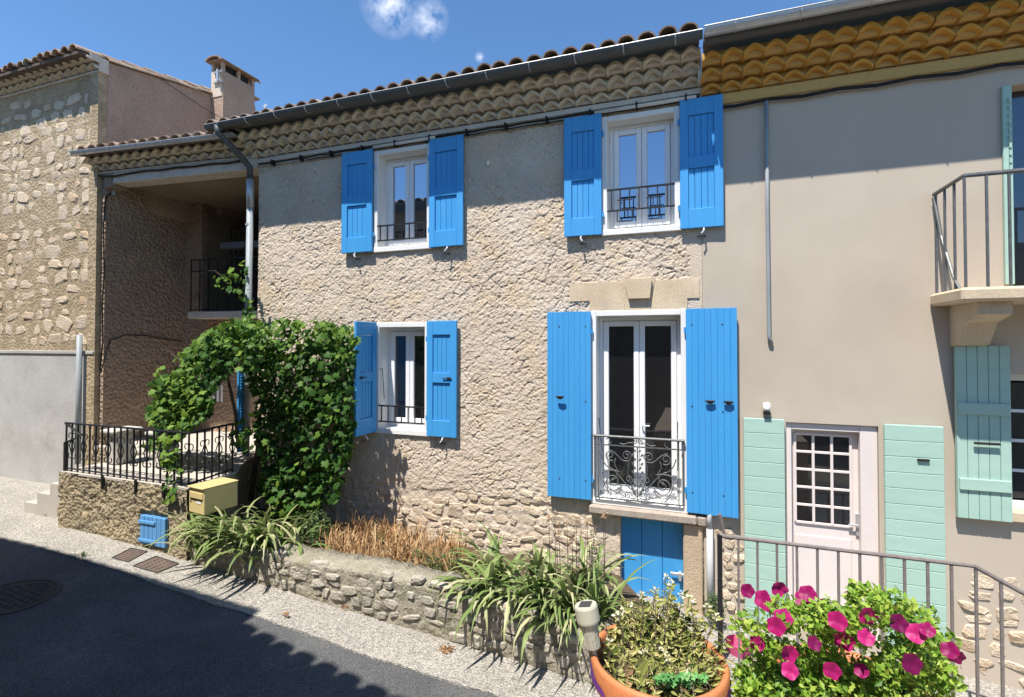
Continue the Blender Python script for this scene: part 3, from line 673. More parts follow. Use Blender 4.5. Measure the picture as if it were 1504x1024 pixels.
obj('pipe_length', G().tube([(px_+.02, FY-.09, GZ-.595), (px_+.025, FY-.09, GZ-1.0)], .05, 14), 'zinc', dp, smooth=True)
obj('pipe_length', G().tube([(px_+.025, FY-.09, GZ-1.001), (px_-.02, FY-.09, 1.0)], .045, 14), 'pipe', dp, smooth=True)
for z in (4.45, 3.2, 2.2): obj('bracket', G().lathe([(.047, -.015), (.052, -.015), (.052, .015), (.047, .015)], (px_+.01, FY-.09, z), 14), 'zinc', dp)
# right-hand pipe beside the pier, white fixing on the wall
rp = obj('downpipe', G().tube([(.10, FY-.06, .90), (.10, FY-.06, .02)], .032, 12), 'pipe_light', house, smooth=True)
obj('pipe_length', G().tube([(.10, FY-.06, .901), (.10, FY-.06, 1.03), (.14, FY-.04, 1.1)], .026, 10), 'pipe_light', rp, smooth=True)
p = PY(718, 241, FY); obj('wall_fixing', G().lathe([(0, .03), (.015, .028), (.022, .01), (.018, -.02), (0, -.03)], (p.x, FY-.025, p.z), 10), 'white', house, smooth=True)

# ------------------------------------------------------------------ left wing with loggia (turned 5.7 degrees towards the street)
A = R(5.7); C0 = Vector((XL, FY, 0)); ca, sa = math.cos(A), math.sin(A)
def TW(p): return Vector((C0.x+p.x*ca-p.y*sa, C0.y+p.x*sa+p.y*ca, p.z))       # local x negative = left along the wing
wing = thing('loggia_house', TW(Vector((-1.5, 0, .45))), 'shaded open loggia with upper gallery under a low tiled roof, left of the drainpipe', 'house')
WL = -2.90
def PWz(px, py):   # pixel -> local (x, z) on the wing's front plane
    d = ray(px, py); n = Vector((-sa, ca, 0)); t = (C0-O).dot(n)/d.dot(n); p = O+d*t; q = p-C0
    return (q.x*ca+q.y*sa, p.z)
zb1 = PWz(250, 262)[1]; zcab = PWz(250, 246)[1]; zgut = PWz(235, 216)[1]
print('wing beam', zb1, zcab, zgut, PWz(147, 222), PWz(152, 300))
def PWd(px, py, yl):
    d = ray(px, py); n = Vector((-sa, ca, 0)); q0 = TW(Vector((0, yl, 0))); t = (q0-O).dot(n)/d.dot(n); p = O+d*t; q = p-C0
    return (q.x*ca+q.y*sa, p.z)
def wob(name, g, mt, **k): return obj(name, g.xf(TW), mt, k.pop('parent', wing), **k)
WB = 1.46      # depth of the recess
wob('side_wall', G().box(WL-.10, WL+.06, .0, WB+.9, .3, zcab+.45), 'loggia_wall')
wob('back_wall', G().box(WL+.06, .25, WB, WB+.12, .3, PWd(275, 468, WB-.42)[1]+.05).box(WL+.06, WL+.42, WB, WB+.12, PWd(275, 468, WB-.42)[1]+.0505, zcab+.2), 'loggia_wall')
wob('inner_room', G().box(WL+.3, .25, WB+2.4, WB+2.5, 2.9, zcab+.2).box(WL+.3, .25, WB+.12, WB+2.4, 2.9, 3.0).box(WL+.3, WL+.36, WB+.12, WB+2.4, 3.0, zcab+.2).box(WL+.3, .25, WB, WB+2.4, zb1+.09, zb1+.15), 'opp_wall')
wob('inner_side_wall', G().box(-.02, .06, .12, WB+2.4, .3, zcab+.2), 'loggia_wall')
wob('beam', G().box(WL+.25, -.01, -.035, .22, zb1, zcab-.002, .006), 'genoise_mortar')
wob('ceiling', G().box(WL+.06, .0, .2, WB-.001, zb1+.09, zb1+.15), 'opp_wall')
wob('wall_head', G().box(WL+.06, WL+.25, -.03, .2, zb1-.05, zcab-.002), 'loggia_wall')
zw = eaves(wing, WL-.12, -.02, zcab, 2, T_beige, 'genoise_mortar', 'genoise_mortar', TW, A, bandh=.03, out0=.10, step=.12, dz=.09)
roof(wing, WL-.06, -.04, -.32, zw+.012, .25, 2.4, TW, A, keep=3)
d_ = Vector((sa, -ca, 0))
g_ = gutter(wing, TW(Vector((WL-.12, -.36, zw+.015))), TW(Vector((-.08, -.36, zw+.005))), r=.045, mt='zinc', dirn=d_, nbr=6)
# upper gallery: slab, railings, flower trough
zs = PWz(300, 462)[1]
GY = WB-.42
gx0, gz0 = PWd(275, 468, GY); _, gz1 = PWd(275, 458, GY)
gs = wob('gallery_slab', G().box(gx0, -.03, GY, WB-.002, gz0, gz1, .01), 'genoise_mortar')
_, gt_ = PWd(276, 381, GY); gl = wob('gallery_railing', G().box(gx0+.01, -.06, GY+.03, GY+.055, gt_-.02, gt_), 'iron')
wob('rail_bar', G().box(gx0+.01, -.06, GY+.032, GY+.053, gt_-.22, gt_-.20), 'iron', parent=gl)
wob('rail_bar', G().box(gx0+.01, -.06, GY+.032, GY+.053, gz1+.03, gz1+.045), 'iron', parent=gl)
nb_ = 13
for k in range(nb_):
    x = gx0+.03+k*(abs(gx0)-.12)/(nb_-1); wob('baluster', G().box(x-.008, x+.008, GY+.036, GY+.049, gz1+.005, gt_-.021), 'iron', parent=gl)
    if k % 2 == 1 and k < 9:
        zc_ = gz1+.23
        wob('scroll_ornament', G().tube([(x-.02, GY+.03, zc_+.10), (x-.032, GY+.03, zc_+.06), (x, GY+.03, zc_+.02), (x+.03, GY+.03, zc_-.03), (x, GY+.03, zc_-.1)], .006, 5), 'iron', parent=gl)
hx, hz = PWd(338, 336, WB-.1); _, hz2 = PWd(338, 385, WB-.1)
ul = wob('stair_railing', G().tube([(hx, WB-.12, hz-.01), (hx+.1, WB-.12, hz), (-.03, WB-.12, hz+.02)], .015, 8), 'iron')
for k in range(5): wob('baluster', G().box(hx+.03+k*.1, hx+.044+k*.1, WB-.127, WB-.113, hz2-.1, hz-.012), 'iron', parent=ul)
trough = wob('flower_trough', G().box(hx-.03, -.08, WB-.30, WB-.14, hz-.40, hz-.28, .015), 'iron_grey', parent=None); tag(trough, 'long dark flower trough hung on the upper stair railing in the loggia', 'planter')
bk = wob('stone_block', G().box(-.62, -.12, GY+.10, GY+.3, gz1, gz1+.17, .02), 'pale_stone', parent=None); tag(bk, 'small pale stone block on the gallery slab behind the drainpipe', 'block')
# small grilled window and door with blue louvred shutter at the back of the terrace
zf = 1.19
xw, zw1 = PWd(312, 575, WB-.01); _, zw0 = PWd(312, 588, WB-.01)
wn = wob('back_window', G().box(xw-.14, xw+.22, WB-.012, WB-.001, zw0-.02, zw1+.12), 'pvc')
for k in range(4): wob('rail_bar', G().box(xw-.1+k*.09, xw-.088+k*.09, WB-.03, WB-.018, zw0-.02, zw1+.12), 'iron', parent=wn)
wob('pilaster', G().box(-.62, -.15, GY-.25, GY-.02, zf, zf+.72, .01), 'pillar')
sx, sz1_ = PWd(346, 541, .05); _, sz0 = PWd(346, 660, .05)
ls = wob('louvre_shutter', G().box(-.16, -.13, -.20, .02, 1.25, sz1_, .004), 'blue')
nl = 22
for k in range(nl):
    z = 1.45+(sz1_-1.55)*k/(nl-1); wob('slat', G().box(-.128, -.105, -.18, .0, z-.012, z+.008), 'blue', parent=ls)
# cable and bracket on the side wall
pts = []
for (px, py) in ((165, 283), (155, 290), (152, 330), (153, 400), (150, 450), (151, 500), (147, 545)):
    d = ray(px, py); n = Vector((ca, sa, 0)); q0 = TW(Vector((WL+.075, 0, 0))); t = (q0-O).dot(n)/d.dot(n); pts.append(O+d*t)
obj('cable', G().tube(pts, .010, 6), 'black', wing, smooth=True)
pts2 = []
for (px, py) in ((148, 548), (156, 520), (162, 500), (185, 492), (215, 493), (245, 499), (268, 501)):
    d = ray(px, py); n = Vector((ca, sa, 0)); q0 = TW(Vector((WL+.075, 0, 0))); t = (q0-O).dot(n)/d.dot(n); pts2.append(O+d*t)
obj('cable', G().tube(pts2, .008, 6), 'black', wing, smooth=True)
p = pts[0]; obj('wall_bracket', G().box(p.x-.01, p.x+.05, p.y-.02, p.y+.02, p.z-.05, p.z+.05, .006), 'zinc', wing)
pts = [TW(Vector((WL-.1, -.05, zcab-.02))), TW(Vector((WL+.3, -.06, zcab-.07)))]+[TW(Vector((WL+.3+i*.3, -.055, zcab-.035-.012*(i % 2)))) for i in range(1, 9)]
obj('cable', G().tube(pts, .014, 6), 'black', wing, smooth=True)

# ------------------------------------------------------------------ terrace in front of the loggia
ZF = 1.185
ter = thing('terrace', (-6.3, 4.6, .45), 'raised stone terrace with rough mustard grey retaining wall and small blue hatch', 'terrace')
TP = [(-7.45, 4.06), (-5.25, 4.06), (-5.37, 4.78), (-5.86, 5.42), (-5.95, 7.0), (-9.0, 7.0), (-9.0, 5.25), (-7.45, 5.2)]
# rough front wall as a displaced grid
fx = np.arange(-7.45, -5.249, .02); fz = np.arange(.2, ZF+.004, .02); FX, FZ = np.meshgrid(fx, fz)
hz_ = PY(205, 780, 4.05).x; hx0, hx1 = PY(206, 780, 4.05).x, PY(243, 782, 4.05).x; hzt, hzb = PY(224, 759, 4.05).z, PY(224, 802, 4.05).z
hgt = crust(FX*.8, FZ*.8, 91)*1.8+(fbm(FX*9, FZ*9, 95)-.5)*.03
hgt = np.where((FX > hx0-.03) & (FX < hx1+.03) & (FZ > hzb-.03) & (FZ < hzt+.03), -.03, hgt)
V = np.stack([FX, 4.055-hgt, FZ], -1).reshape(-1, 3); n_ = len(fx)
ii, jj = np.meshgrid(np.arange(n_-1), np.arange(len(fz)-1)); k0 = (jj*n_+ii).ravel(); Q = np.stack([k0, k0+1, k0+1+n_, k0+n_], -1)
c_ = np.array([-6.35, 4.05, .7]); place('front_wall', fastmesh('front_wall', V-c_, Q, 'terrace_wall'), c_, ter)
obj('terrace_body', G().slab([(x, y+(.035 if y < 4.1 else 0)) for x, y in TP], .1, ZF-.03), 'terrace_wall', ter)
obj('terrace_floor', G().slab([(x+(.004 if x > -5.5 else 0), y+(.0 if y < 4.1 else 0)) for x, y in TP], ZF-.029, ZF-.004), 'slab_pale', ter)
for k in range(6): obj('floor_joint', G().box(-7.4, -5.35, 4.3+.4*k, 4.306+.4*k, ZF, ZF+.003), 'mortar_grey', ter) if k < 2 else None
ht = obj('hatch', G().box(hx0, hx1, 4.062, 4.082, hzb, hzt), 'blue_old', ter)
nb_ = 6
for k in range(nb_):
    p = hx0+(hx1-hx0)*k/nb_; q = hx0+(hx1-hx0)*(k+1)/nb_; obj('board', G().box(p+.002, q-.002, 4.045, 4.0615, hzb+.004, hzt-.004, .003), 'blue_old', ht)
for z in (hzb+.05, hzt-.07): obj('cleat', G().box(hx0-.015, hx0+(hx1-hx0)*.62, 4.03, 4.0445, z-.018, z+.018, .004), 'blue_old', ht)
# railing of the terrace
ZR = 1.775
rl = thing('terrace_railing', (-6.3, 4.08, ZF), 'black wrought iron railing with diamond scrolls along the terrace edge', 'railing')
cor = (-5.29, 4.10); lft = (-7.40, 4.10); end = (-5.40, 4.76)
for z, r_ in ((ZR, .014), (ZF+.03, .011)):
    obj('rail_bar', G().tube([(lft[0], lft[1], z), (cor[0], cor[1], z), (end[0], end[1], z)], r_, 6), 'iron', rl)
def orn(x, y, dx, dy, zc):
    g = G(); P3 = lambda u_, z: (x+dx*u_, y+dy*u_, z)
    for s_ in (-1, 1):
        g.tube([P3(0, zc+.12), P3(s_*.052, zc), P3(0, zc-.12)], .0065, 5)
        for e in (-1, 1):
            g.tube([P3(s_*(.006+.030*(1-math.cos(t))), zc+e*(.125+.032*math.sin(t))) for t in [i*.55 for i in range(9)]], .0058, 5)
    return g
def runs(a_, b_, n, o0):
    L_ = math.hypot(b_[0]-a_[0], b_[1]-a_[1]); dx, dy = (b_[0]-a_[0])/L_, (b_[1]-a_[1])/L_
    for k in range(n):
        t = k/(n-1) if n > 1 else 0; x = a_[0]+(b_[0]-a_[0])*t; y = a_[1]+(b_[1]-a_[1])*t
        bl = obj('baluster', G().box(x-.0075, x+.0075, y-.0075, y+.0075, ZF-.01, ZR-.010), 'iron', rl)
        if k % 2 == o0: obj('scroll_ornament', orn(x, y, dx, dy, ZF+.315), 'iron', bl)
runs(lft, (cor[0], cor[1]), 20, 1); runs((-5.305, 4.21), end, 6, 1)
for x in (-6.62, -6.05, -5.6): obj('stanchion', G().box(x-.012, x+.012, 4.03, 4.05, ZF-.14, ZF+.03), 'iron', rl)
# steps and handrail left of the terrace
st = thing('entry_steps', (-7.8, 4.5, .48), 'low concrete steps with plain iron handrail leading up to the terrace', 'steps')
for k in range(4): obj('step', G().box(-7.451-.27*(4-k), -7.451-.27*(3-k)+.0, 4.25, 5.19, .45, .482+.15*(k+1)), 'concrete', st)
hp = [PY(97, 650, 4.10), PY(120, 640, 4.1), Vector((lft[0]-.02, 4.1, ZR))]
hr = obj('handrail', G().tube(hp, .016, 8), 'iron', st); b0 = hp[0]
obj('newel', G().box(b0.x-.018, b0.x+.018, b0.y-.018, b0.y+.018, .47, b0.z+.01), 'iron', hr)
for k in range(5):
    t = (k+1)/6; x = b0.x+(lft[0]-b0.x)*t; z = b0.z+(ZR-b0.z)*t; obj('baluster', G().box(x-.007, x+.007, 4.093, 4.107, .48+.6*t, z), 'iron', hr)
# two pale stone table legs with caps
for i, (px, py0, py1) in enumerate(((178, 629, 680), (243, 632, 684))):
    xx = PZ(px, py1, ZF); q = thing('stone_post', (xx.x, xx.y, ZF), ['short pale stone post with flat cap by the shaded side wall', 'short pale stone post half hidden by the hanging vine shoots'][i], 'post', 'stone posts on the terrace')
    h_ = (O+ray(px, py0)*((xx-O).length/ray(px, py1).length)).z-ZF
    obj('shaft', G().box(xx.x-.09, xx.x+.09, xx.y-.12, xx.y+.12, ZF, ZF+h_-.05, .02), 'pale_stone', q); obj('cap', G().box(xx.x-.15, xx.x+.16, xx.y-.18, xx.y+.18, ZF+h_-.0495, ZF+h_, .015), 'pale_stone', q)
# mailbox
mb0 = PY(283, 750, 3.99); mb = thing('mailbox', (-5.07, 4.15, .9), 'cream yellow metal letter box fixed to the terrace corner', 'mailbox')
def TM(p):
    a = R(-8); return Vector((-5.19+p.x*math.cos(a)-p.y*math.sin(a), 4.03+p.x*math.sin(a)+p.y*math.cos(a), p.z))
zm0, zm1 = .945, 1.215
obj('body', G().box(0, .27, 0, .38, zm0, zm1, .006).xf(TM), 'mail', mb)
obj('lid', G().box(-.006, .276, -.02, .386, zm1+.0005, zm1+.014, .004).xf(TM), 'mail', mb)
obj('flap', G().box(.02, .25, -.008, -.0003, zm1-.11, zm1-.045, .003).xf(TM), 'mail', mb)
obj('slot', G().box(.03, .24, -.006, -.0003, zm1-.128, zm1-.112).xf(TM), 'black', mb)
obj('name_plate', G().box(.14, .22, -.004, -.0003, zm1-.16, zm1-.14).xf(TM), 'white', mb)
obj('lock', G().tube([(.035, -.006, zm1-.15), (.035, 0, zm1-.15)], .009, 8).xf(TM), 'iron', mb)
obj('post', G().box(.12, .16, .2, .24, .3, zm0).xf(TM), 'iron', mb)

# ------------------------------------------------------------------ planting bed with low rubble wall
bed = thing('garden_wall', (-3, 4.1, .25), 'low grey rubble stone wall holding the planting bed along the pavement', 'wall')
wtop = lambda x: .64 if x < -2.5 else .64-.10*(x+2.5)
xs_ = np.arange(-5.18, -.449, .018); zf_ = np.linspace(0, 1, 36)
WX, WT = np.meshgrid(xs_, zf_); tops = np.vectorize(wtop)(WX)+(fbm(WX*5, WX*0, 31)-.5)*.06+(fbm(WX*19, WX*0, 32)-.5)*.03; bot = np.vectorize(gz)(WX)-.05
WZ = bot+(tops-bot)*WT; rnd_ = np.clip((WT-.9)/.1, 0, 1)
WY = 4.06+(fbm(WX*11, WZ*11, 33)-.5)*.045+(fbm(WX*34, WZ*34, 34)-.5)*.022+rnd_**2*.05
V = np.stack([WX, WY, WZ], -1).reshape(-1, 3); nx_ = len(xs_)
topb = np.stack([xs_, xs_*0+4.36, tops[-1]+.0], -1); topm = np.stack([xs_, xs_*0+4.2, tops[-1]+.004+.03*(fbm(xs_*14, xs_*0, 36)-.4)], -1)
V = np.concatenate([V, topm, topb, topb-np.array([0, 0, .4])]); nr_ = 36+3
ii, jj = np.meshgrid(np.arange(nx_-1), np.arange(nr_-1)); k0 = (jj*nx_+ii).ravel(); Q = np.stack([k0, k0+1, k0+1+nx_, k0+nx_], -1)
c_ = np.array([-2.8, 4.15, .3]); place('wall_core', fastmesh('wall_core', V-c_, Q, 'mortar_grey'), c_, bed)
obj('wall_end', G().box(-.46, -.445, 4.07, 4.36, -.1, .43), 'mortar_grey', bed)
lay_stones(bed, SM_grey, -5.15, -.47, lambda x: gz(x)+.02, lambda x: wtop(x)-.06, 4.054, (.055, .12), (.08, .24), .017, 12, skip=.14, wave=.02, cap=290)
lay_stones(bed, SM_grey, -5.15, -.47, lambda x: wtop(x)-.07, lambda x: wtop(x)+.05, 4.085, (.08, .1), (.14, .3), .03, 15, skip=.25, cap=40)
obj('soil_bed', G().slab([(-5.3, 4.33), (-.46, 4.33), (-.46, 5.1), (-.82, 5.62), (-6.0, 5.62), (-5.4, 4.7)], 0, lambda x: wtop(x)-.20), 'soil', bed)

# iron covers
def quad_cover(name, pxs, label):
    pts = [PZ(px, py, gz(PZ(px, py, .36).x)+.016) for px, py in pxs]; pts = [PZ(px, py, gz(p.x)+.015) for (px, py), p in zip(pxs, pts)]
    c = sum(pts, Vector())/4; t_ = thing(name, c, label, 'manhole cover')
    g = G(); g.add([p+Vector((0, 0, .004)) for p in pts]+[p-Vector((0, 0, .01)) for p in pts], [(0, 1, 2, 3), (0, 4, 5, 1), (1, 5, 6, 2), (2, 6, 7, 3), (3, 7, 4, 0)]); obj('plate', g, 'cast', t_)
    g = G()
    for i in range(4): g.tube([pts[i]+Vector((0, 0, .005)), pts[(i+1) % 4]+Vector((0, 0, .005))], .008, 5)
    obj('rim', g, 'cast_dark', t_)
    for i in range(1, 7):
        for j in range(1, 5):
            a = pts[0].lerp(pts[1], i/7).lerp(pts[3].lerp(pts[2], i/7), j/5); obj('stud', G().box(a.x-.008, a.x+.008, a.y-.008, a.y+.008, a.z+.004, a.z+.009), 'cast', t_)
quad_cover('drain_cover', [(165, 820), (193, 806), (216, 811), (188, 826)], 'smaller rusty square drain cover nearer the blue hatch in the pavement')
quad_cover('manhole_cover', [(196, 832), (229, 818), (262, 829), (231, 842)], 'larger rusty square manhole cover in the pavement below the blue hatch')
p = PZ(20, 876, gz(-6)); rc = thing('round_manhole', (p.x, p.y, gz(p.x)), 'round dark iron manhole cover set in the shaded asphalt', 'manhole cover')
tl = lambda g: g.xf(lambda q: Vector((q.x, q.y, q.z+gz(q.x))))
obj('plate', tl(G().lathe([(0, .006), (.29, .006), (.29, .001)], (p.x, p.y, 0), 32)), 'cast_dark', rc)
obj('rim', tl(G().lathe([(.295, .003), (.30, .010), (.335, .010), (.34, .002)], (p.x, p.y, 0), 32)), 'cast_dark', rc)
for i in range(-4, 5):
    for j in range(-4, 5):
        if i*i+j*j < 18: obj('stud', tl(G().box(p.x+i*.06-.02, p.x+i*.06+.02, p.y+j*.06-.02, p.y+j*.06+.02, .006, .011, .002)), 'cast_dark', rc)

# ------------------------------------------------------------------ neighbour on the right
nb = thing('neighbour_house', (3.2, FY, gz(3.2)), 'smooth beige rendered house with mint green shutters and ochre eaves', 'house')
NX1 = 7.5; XN = XR+.002
door = (.80, 1.56, .02, 2.0); nwin = (2.33, 3.35, 1.33, 2.50)
upw = (2.55, 3.5, 3.25, 5.0)
g = G()
def wall_with(g, x0, x1, z0, z1, holes, y0, y1):
    xs = sorted({x0, x1}|{h[0] for h in holes}|{h[1] for h in holes}); zs_ = sorted({z0, z1}|{h[2] for h in holes}|{h[3] for h in holes})
    for i in range(len(xs)-1):
        for j in range(len(zs_)-1):
            mx_, mz_ = (xs[i]+xs[i+1])/2, (zs_[j]+zs_[j+1])/2
            if any(h[0] < mx_ < h[1] and h[2] < mz_ < h[3] for h in holes): continue
            g.add([(xs[i], y0, zs_[j]), (xs[i+1], y0, zs_[j]), (xs[i+1], y0, zs_[j+1]), (xs[i], y0, zs_[j+1])], [(0, 1, 2, 3)])
    for h in holes:
        for (p, q) in (((h[0], h[2]), (h[0], h[3])), ((h[0], h[3]), (h[1], h[3])), ((h[1], h[3]), (h[1], h[2])), ((h[1], h[2]), (h[0], h[2]))):
            g.add([(p[0], y0, p[1]), (q[0], y0, q[1]), (q[0], y1, q[1]), (p[0], y1, p[1])], [(0, 1, 2, 3)])
    return g
ZN = 5.12
obj('wall', wall_with(G(), XN+.0, NX1, -.6, ZN+.4, [door, nwin, upw], FY-.005, FY+.35), 'beige', nb, recalc=False)
obj('rear_wall', G().box(XN, NX1, 9.6, 9.7, -.6, 5.6).box(NX1-.1, NX1-.002, FY, 9.6, -.6, 5.6), 'beige', nb)
zo = eaves(nb, XN, NX1, 5.20, 3, T_ochre, 'ochre_band', 'ochre_band', lambda p: Vector((p.x, p.y+FY, p.z)), bandh=.10, dz=.10)
roof(nb, XN+.02, NX1, -.50, zo+.05, .27, 4.3)
gutter(nb, (.075, FY-.53, zo+.10), (NX1, FY-.53, zo+.10), r=.062, mt='zinc', nbr=14)
for z in (5.17,): obj('cable', G().tube([(XN+.02+.3*i, FY-.05, z-.02*(i % 2)) for i in range(18)], .016, 6), 'black', nb, smooth=True)
x_ = PY(1127, 300, FY-.04).x
obj('wall_conduit', G().tube([(x_, FY-.04, 5.16), (x_, FY-.04, 4.1), (x_+.005, FY-.04, 2.85), (x_+.01, FY-.04, PY(1130, 498, FY).z), (x_+.03, FY-.02, PY(1130, 505, FY).z)], .018, 8), 'pipe', nb, smooth=True)
p = PY(1126, 600, FY-.05); lm = obj('wall_lamp', G().lathe([(0, .06), (.03, .055), (.035, 0), (.03, -.02), (0, -.03)], (p.x, FY-.06, p.z), 12), 'white', nb, smooth=True); obj('lamp_base', G().box(p.x-.03, p.x+.03, FY-.10, FY-.006, p.z-.055, p.z-.03), 'iron', lm)
# door
dr = obj('front_door', G().box(door[0]+.005, door[1]-.005, FY+.10, FY+.14, door[2], door[3]-.005), 'door_white', nb)
obj('door_frame', G().box(door[0]+.002, door[0]+.05, FY+.02, FY+.0995, door[2], door[3]-.006, .004).box(door[1]-.14, door[1]-.002, FY+.02, FY+.0995, door[2], door[3]-.006, .004).box(door[0]+.05, door[1]-.14, FY+.021, FY+.0985, door[3]-.07, door[3]-.008, .004), 'door_white', dr)
dx0, dx1 = door[0]+.09, door[1]-.20
for c in range(3):
    for r_ in range(5):
        a = dx0+(dx1-dx0)*c/3; b = dx0+(dx1-dx0)*(c+1)/3; za = 1.02+.172*r_
        obj('pane', G().box(a+.014, b-.014, FY+.091, FY+.0995, za+.014, za+.158), 'glass_dark', dr)
g = G()
for c in range(4): x = dx0+(dx1-dx0)*c/3; g.box(x-.012, x+.012, FY+.082, FY+.0992, 1.02, 1.88, .003)
for r_ in range(6): z = 1.02+.172*r_; g.box(dx0, dx1, FY+.084, FY+.0989, z-.012, z+.012, .003)
obj('glazing_bar', g, 'door_white', dr); obj('lower_panel', G().box(dx0, dx1, FY+.088, FY+.0992, .2, .9, .008), 'door_white', dr)
obj('handle', G().tube([(dx1+.05, FY+.06, 1.05), (dx1-.03, FY+.06, 1.05)], .009).box(dx1+.035, dx1+.065, FY+.08, FY+.0992, .95, 1.15), 'zinc', dr)
def mint_shutter(hx, z0, z1, wdt, side, horiz=True, nbd=6, yy=FY-.03):
    a0, a1 = (hx, hx+wdt) if side > 0 else (hx-wdt, hx)
    s_ = obj('shutter', G().box(a0, a1, yy-.01, yy, z0, z1), 'mint', nb); n = nbd
    for k in range(n):
        if horiz: za = z0+(z1-z0)*k/n; zb2 = z0+(z1-z0)*(k+1)/n; obj('board', G().box(a0, a1, yy-.035, yy-.0105, za+.002, zb2-.002, .003), 'mint', s_)
        else: xa = a0+(a1-a0)*k/n; xb = a0+(a1-a0)*(k+1)/n; obj('board', G().box(xa+.0015, xb-.0015, yy-.035, yy-.0105, z0, z1, .003), 'mint', s_)
    return s_
s1 = mint_shutter(door[0]-.02, .04, 2.03, .36, -1, True, 14); s2 = mint_shutter(door[1]+.03, .04, 2.03, .44, 1, True, 14)
obj('latch', G().box(1.83, 1.92, FY-.085, FY-.066, 1.72, 1.74, .004), 'iron', s2)
q0, q1 = PY(1403, 640, FY-.05).x, PY(1483, 640, FY-.05).x
s3 = mint_shutter(q1, PY(1440, 762, FY-.05).z, PY(1440, 508, FY-.05).z, q1-q0, -1, False, 5, yy=FY-.045)
for z in (1.55, 2.2): obj('ledge', G().box(q0+.01, q1-.01, FY-.098, FY-.0805, z-.05, z+.05, .004), 'mint', s3)
obj('latch', G().box((q0+q1)/2-.08, (q0+q1)/2+.10, FY-.12, FY-.0985, 1.90, 1.92, .004), 'iron', s3)
nwf = obj('window', G().box(nwin[0]+.002, nwin[0]+.06, FY+.12, FY+.17, nwin[2]+.002, nwin[3]-.002).box(nwin[0]+.06, nwin[1]-.002, FY+.12, FY+.17, nwin[2]+.002, nwin[2]+.06).box(nwin[0]+.06, nwin[1]-.002, FY+.12, FY+.17, nwin[3]-.06, nwin[3]-.002), 'pvc', nb)
for k in range(4):
    obj('pane', G().box(nwin[0]+.06, nwin[1]-.01, FY+.14, FY+.147, nwin[2]+.08+.26*k, nwin[2]+.31+.26*k), 'glass_dark', nwf); obj('glazing_bar', G().box(nwin[0]+.06, nwin[1]-.01, FY+.121, FY+.16, nwin[2]+.312+.26*k, nwin[2]+.338+.26*k), 'pvc', nwf) if k < 3 else None
obj('window_sill', G().box(nwin[0]-.02, nwin[1]+.1, FY-.05, FY+.16, nwin[2]-.08, nwin[2]+.001, .006), 'cut_stone', nwf)
uw = obj('window', G().box(upw[0], upw[1], FY+.15, FY+.2, upw[2], upw[3]), 'glass_dark', nb)
xq = PY(1476, 280, FY-.05).x
s4 = obj('shutter', G().box(xq, upw[0]-.0, FY-.04, FY-.01, 3.27, 4.99, .004), 'mint', nb)
for k in range(10): obj('slat', G().box(xq+.05, upw[0]-.03, FY-.058, FY-.0405, 4.25+.065*k, 4.29+.065*k), 'mint', s4)
# balcony
bx0 = 2.0; by0 = 5.03; zsl = PY(1383, 432, FY).z
bal = obj('balcony', G().box(bx0-.04, 4.2, by0-.04, FY-.006, zsl-.11, zsl, .02), 'cut_stone', nb)
obj('corbel', G().prism([(0, 0), (.5, 0), (.5, -.10), (.28, -.16), (.15, -.34), (0, -.36)], 0, .22).xf(lambda p: Vector((bx0+.10+p.y, FY-.007-p.x, zsl-.111+p.z))), 'cut_stone', bal)
zrl = 4.10
rb = obj('balcony_railing', G().tube([(bx0, FY-.02, zrl), (bx0, by0, zrl), (4.15, by0, zrl)], .018, 8), 'iron_grey', bal)
for k in range(4): y = by0+(FY-.05-by0)*k/3; obj('baluster', G().box(bx0-.008, bx0+.008, y-.008, y+.008, zsl, zrl-.01), 'iron_grey', bal)
for k in range(1, 16): x = bx0+.14*k; obj('baluster', G().box(x-.008, x+.008, by0-.008, by0+.008, zsl, zrl-.01), 'iron_grey', bal)
obj('bent_bar', G().tube([(bx0-.01, FY-.04, zrl-.03), (bx0+.01, FY-.12, zsl+.5), (bx0+.0, by0+.2, zsl+.1), (bx0, by0+.1, zsl)], .012, 6), 'iron_grey', bal)
# exposed stone foot of the neighbour's wall
lay_stones(nb, SM_pale, 2.08, 4.2, lambda x: gz(x)+.04, lambda x: .95+.05*math.sin(x*5), FY-.004, (.08, .14), (.1, .26), .02, 44, skip=.08, cap=80)
lay_stones(nb, SM_pale, .16, .44, lambda x: gz(x)+.04, lambda x: .98, FY-.004, (.08, .13), (.08, .16), .02, 47, skip=.08, cap=24)
rdp = obj('red_pot', G().lathe([(0, 0), (.05, 0), (.07, .1), (.075, .1), (.06, .09), (0, .09)], (2.42, FY-.0, nwin[2]+.002), 14), 'red', None, smooth=False); tag(rdp, 'small red pot on the window sill behind the mint shutter', 'pot')
# landing railing and steps in front of the neighbour
YR = 4.8
lr = thing('landing_railing', (1.2, YR, gz(1.2)), 'weathered thin iron stair railing in front of the mint shuttered door', 'railing')
r0 = PY(1057, 788, YR); r1 = PY(1430, 830, YR); zr_ = (r0.z+r1.z)/2; re = PY(1504, 872, YR)
xe = r1.x+.9; ze_ = zr_-(zr_-re.z)/(re.x-r1.x)*.9
obj('handrail', G().tube([(r0.x, YR, zr_), (r1.x, YR, zr_), (xe, YR, ze_)], .017, 8), 'rail_brown', lr)
n = 19
for k in range(n):
    x = r0.x+(xe-r0.x)*k/(n-1); z = zr_ if x < r1.x else zr_-(x-r1.x)*(zr_-ze_)/(xe-r1.x); obj('baluster', G().box(x-.009, x+.009, YR-.009, YR+.009, gz(x)+.012, z), 'rail_brown', lr)
obj('newel', G().box(r0.x-.02, r0.x+.02, YR-.02, YR+.02, gz(r0.x)+.012, zr_+.01), 'iron', lr)
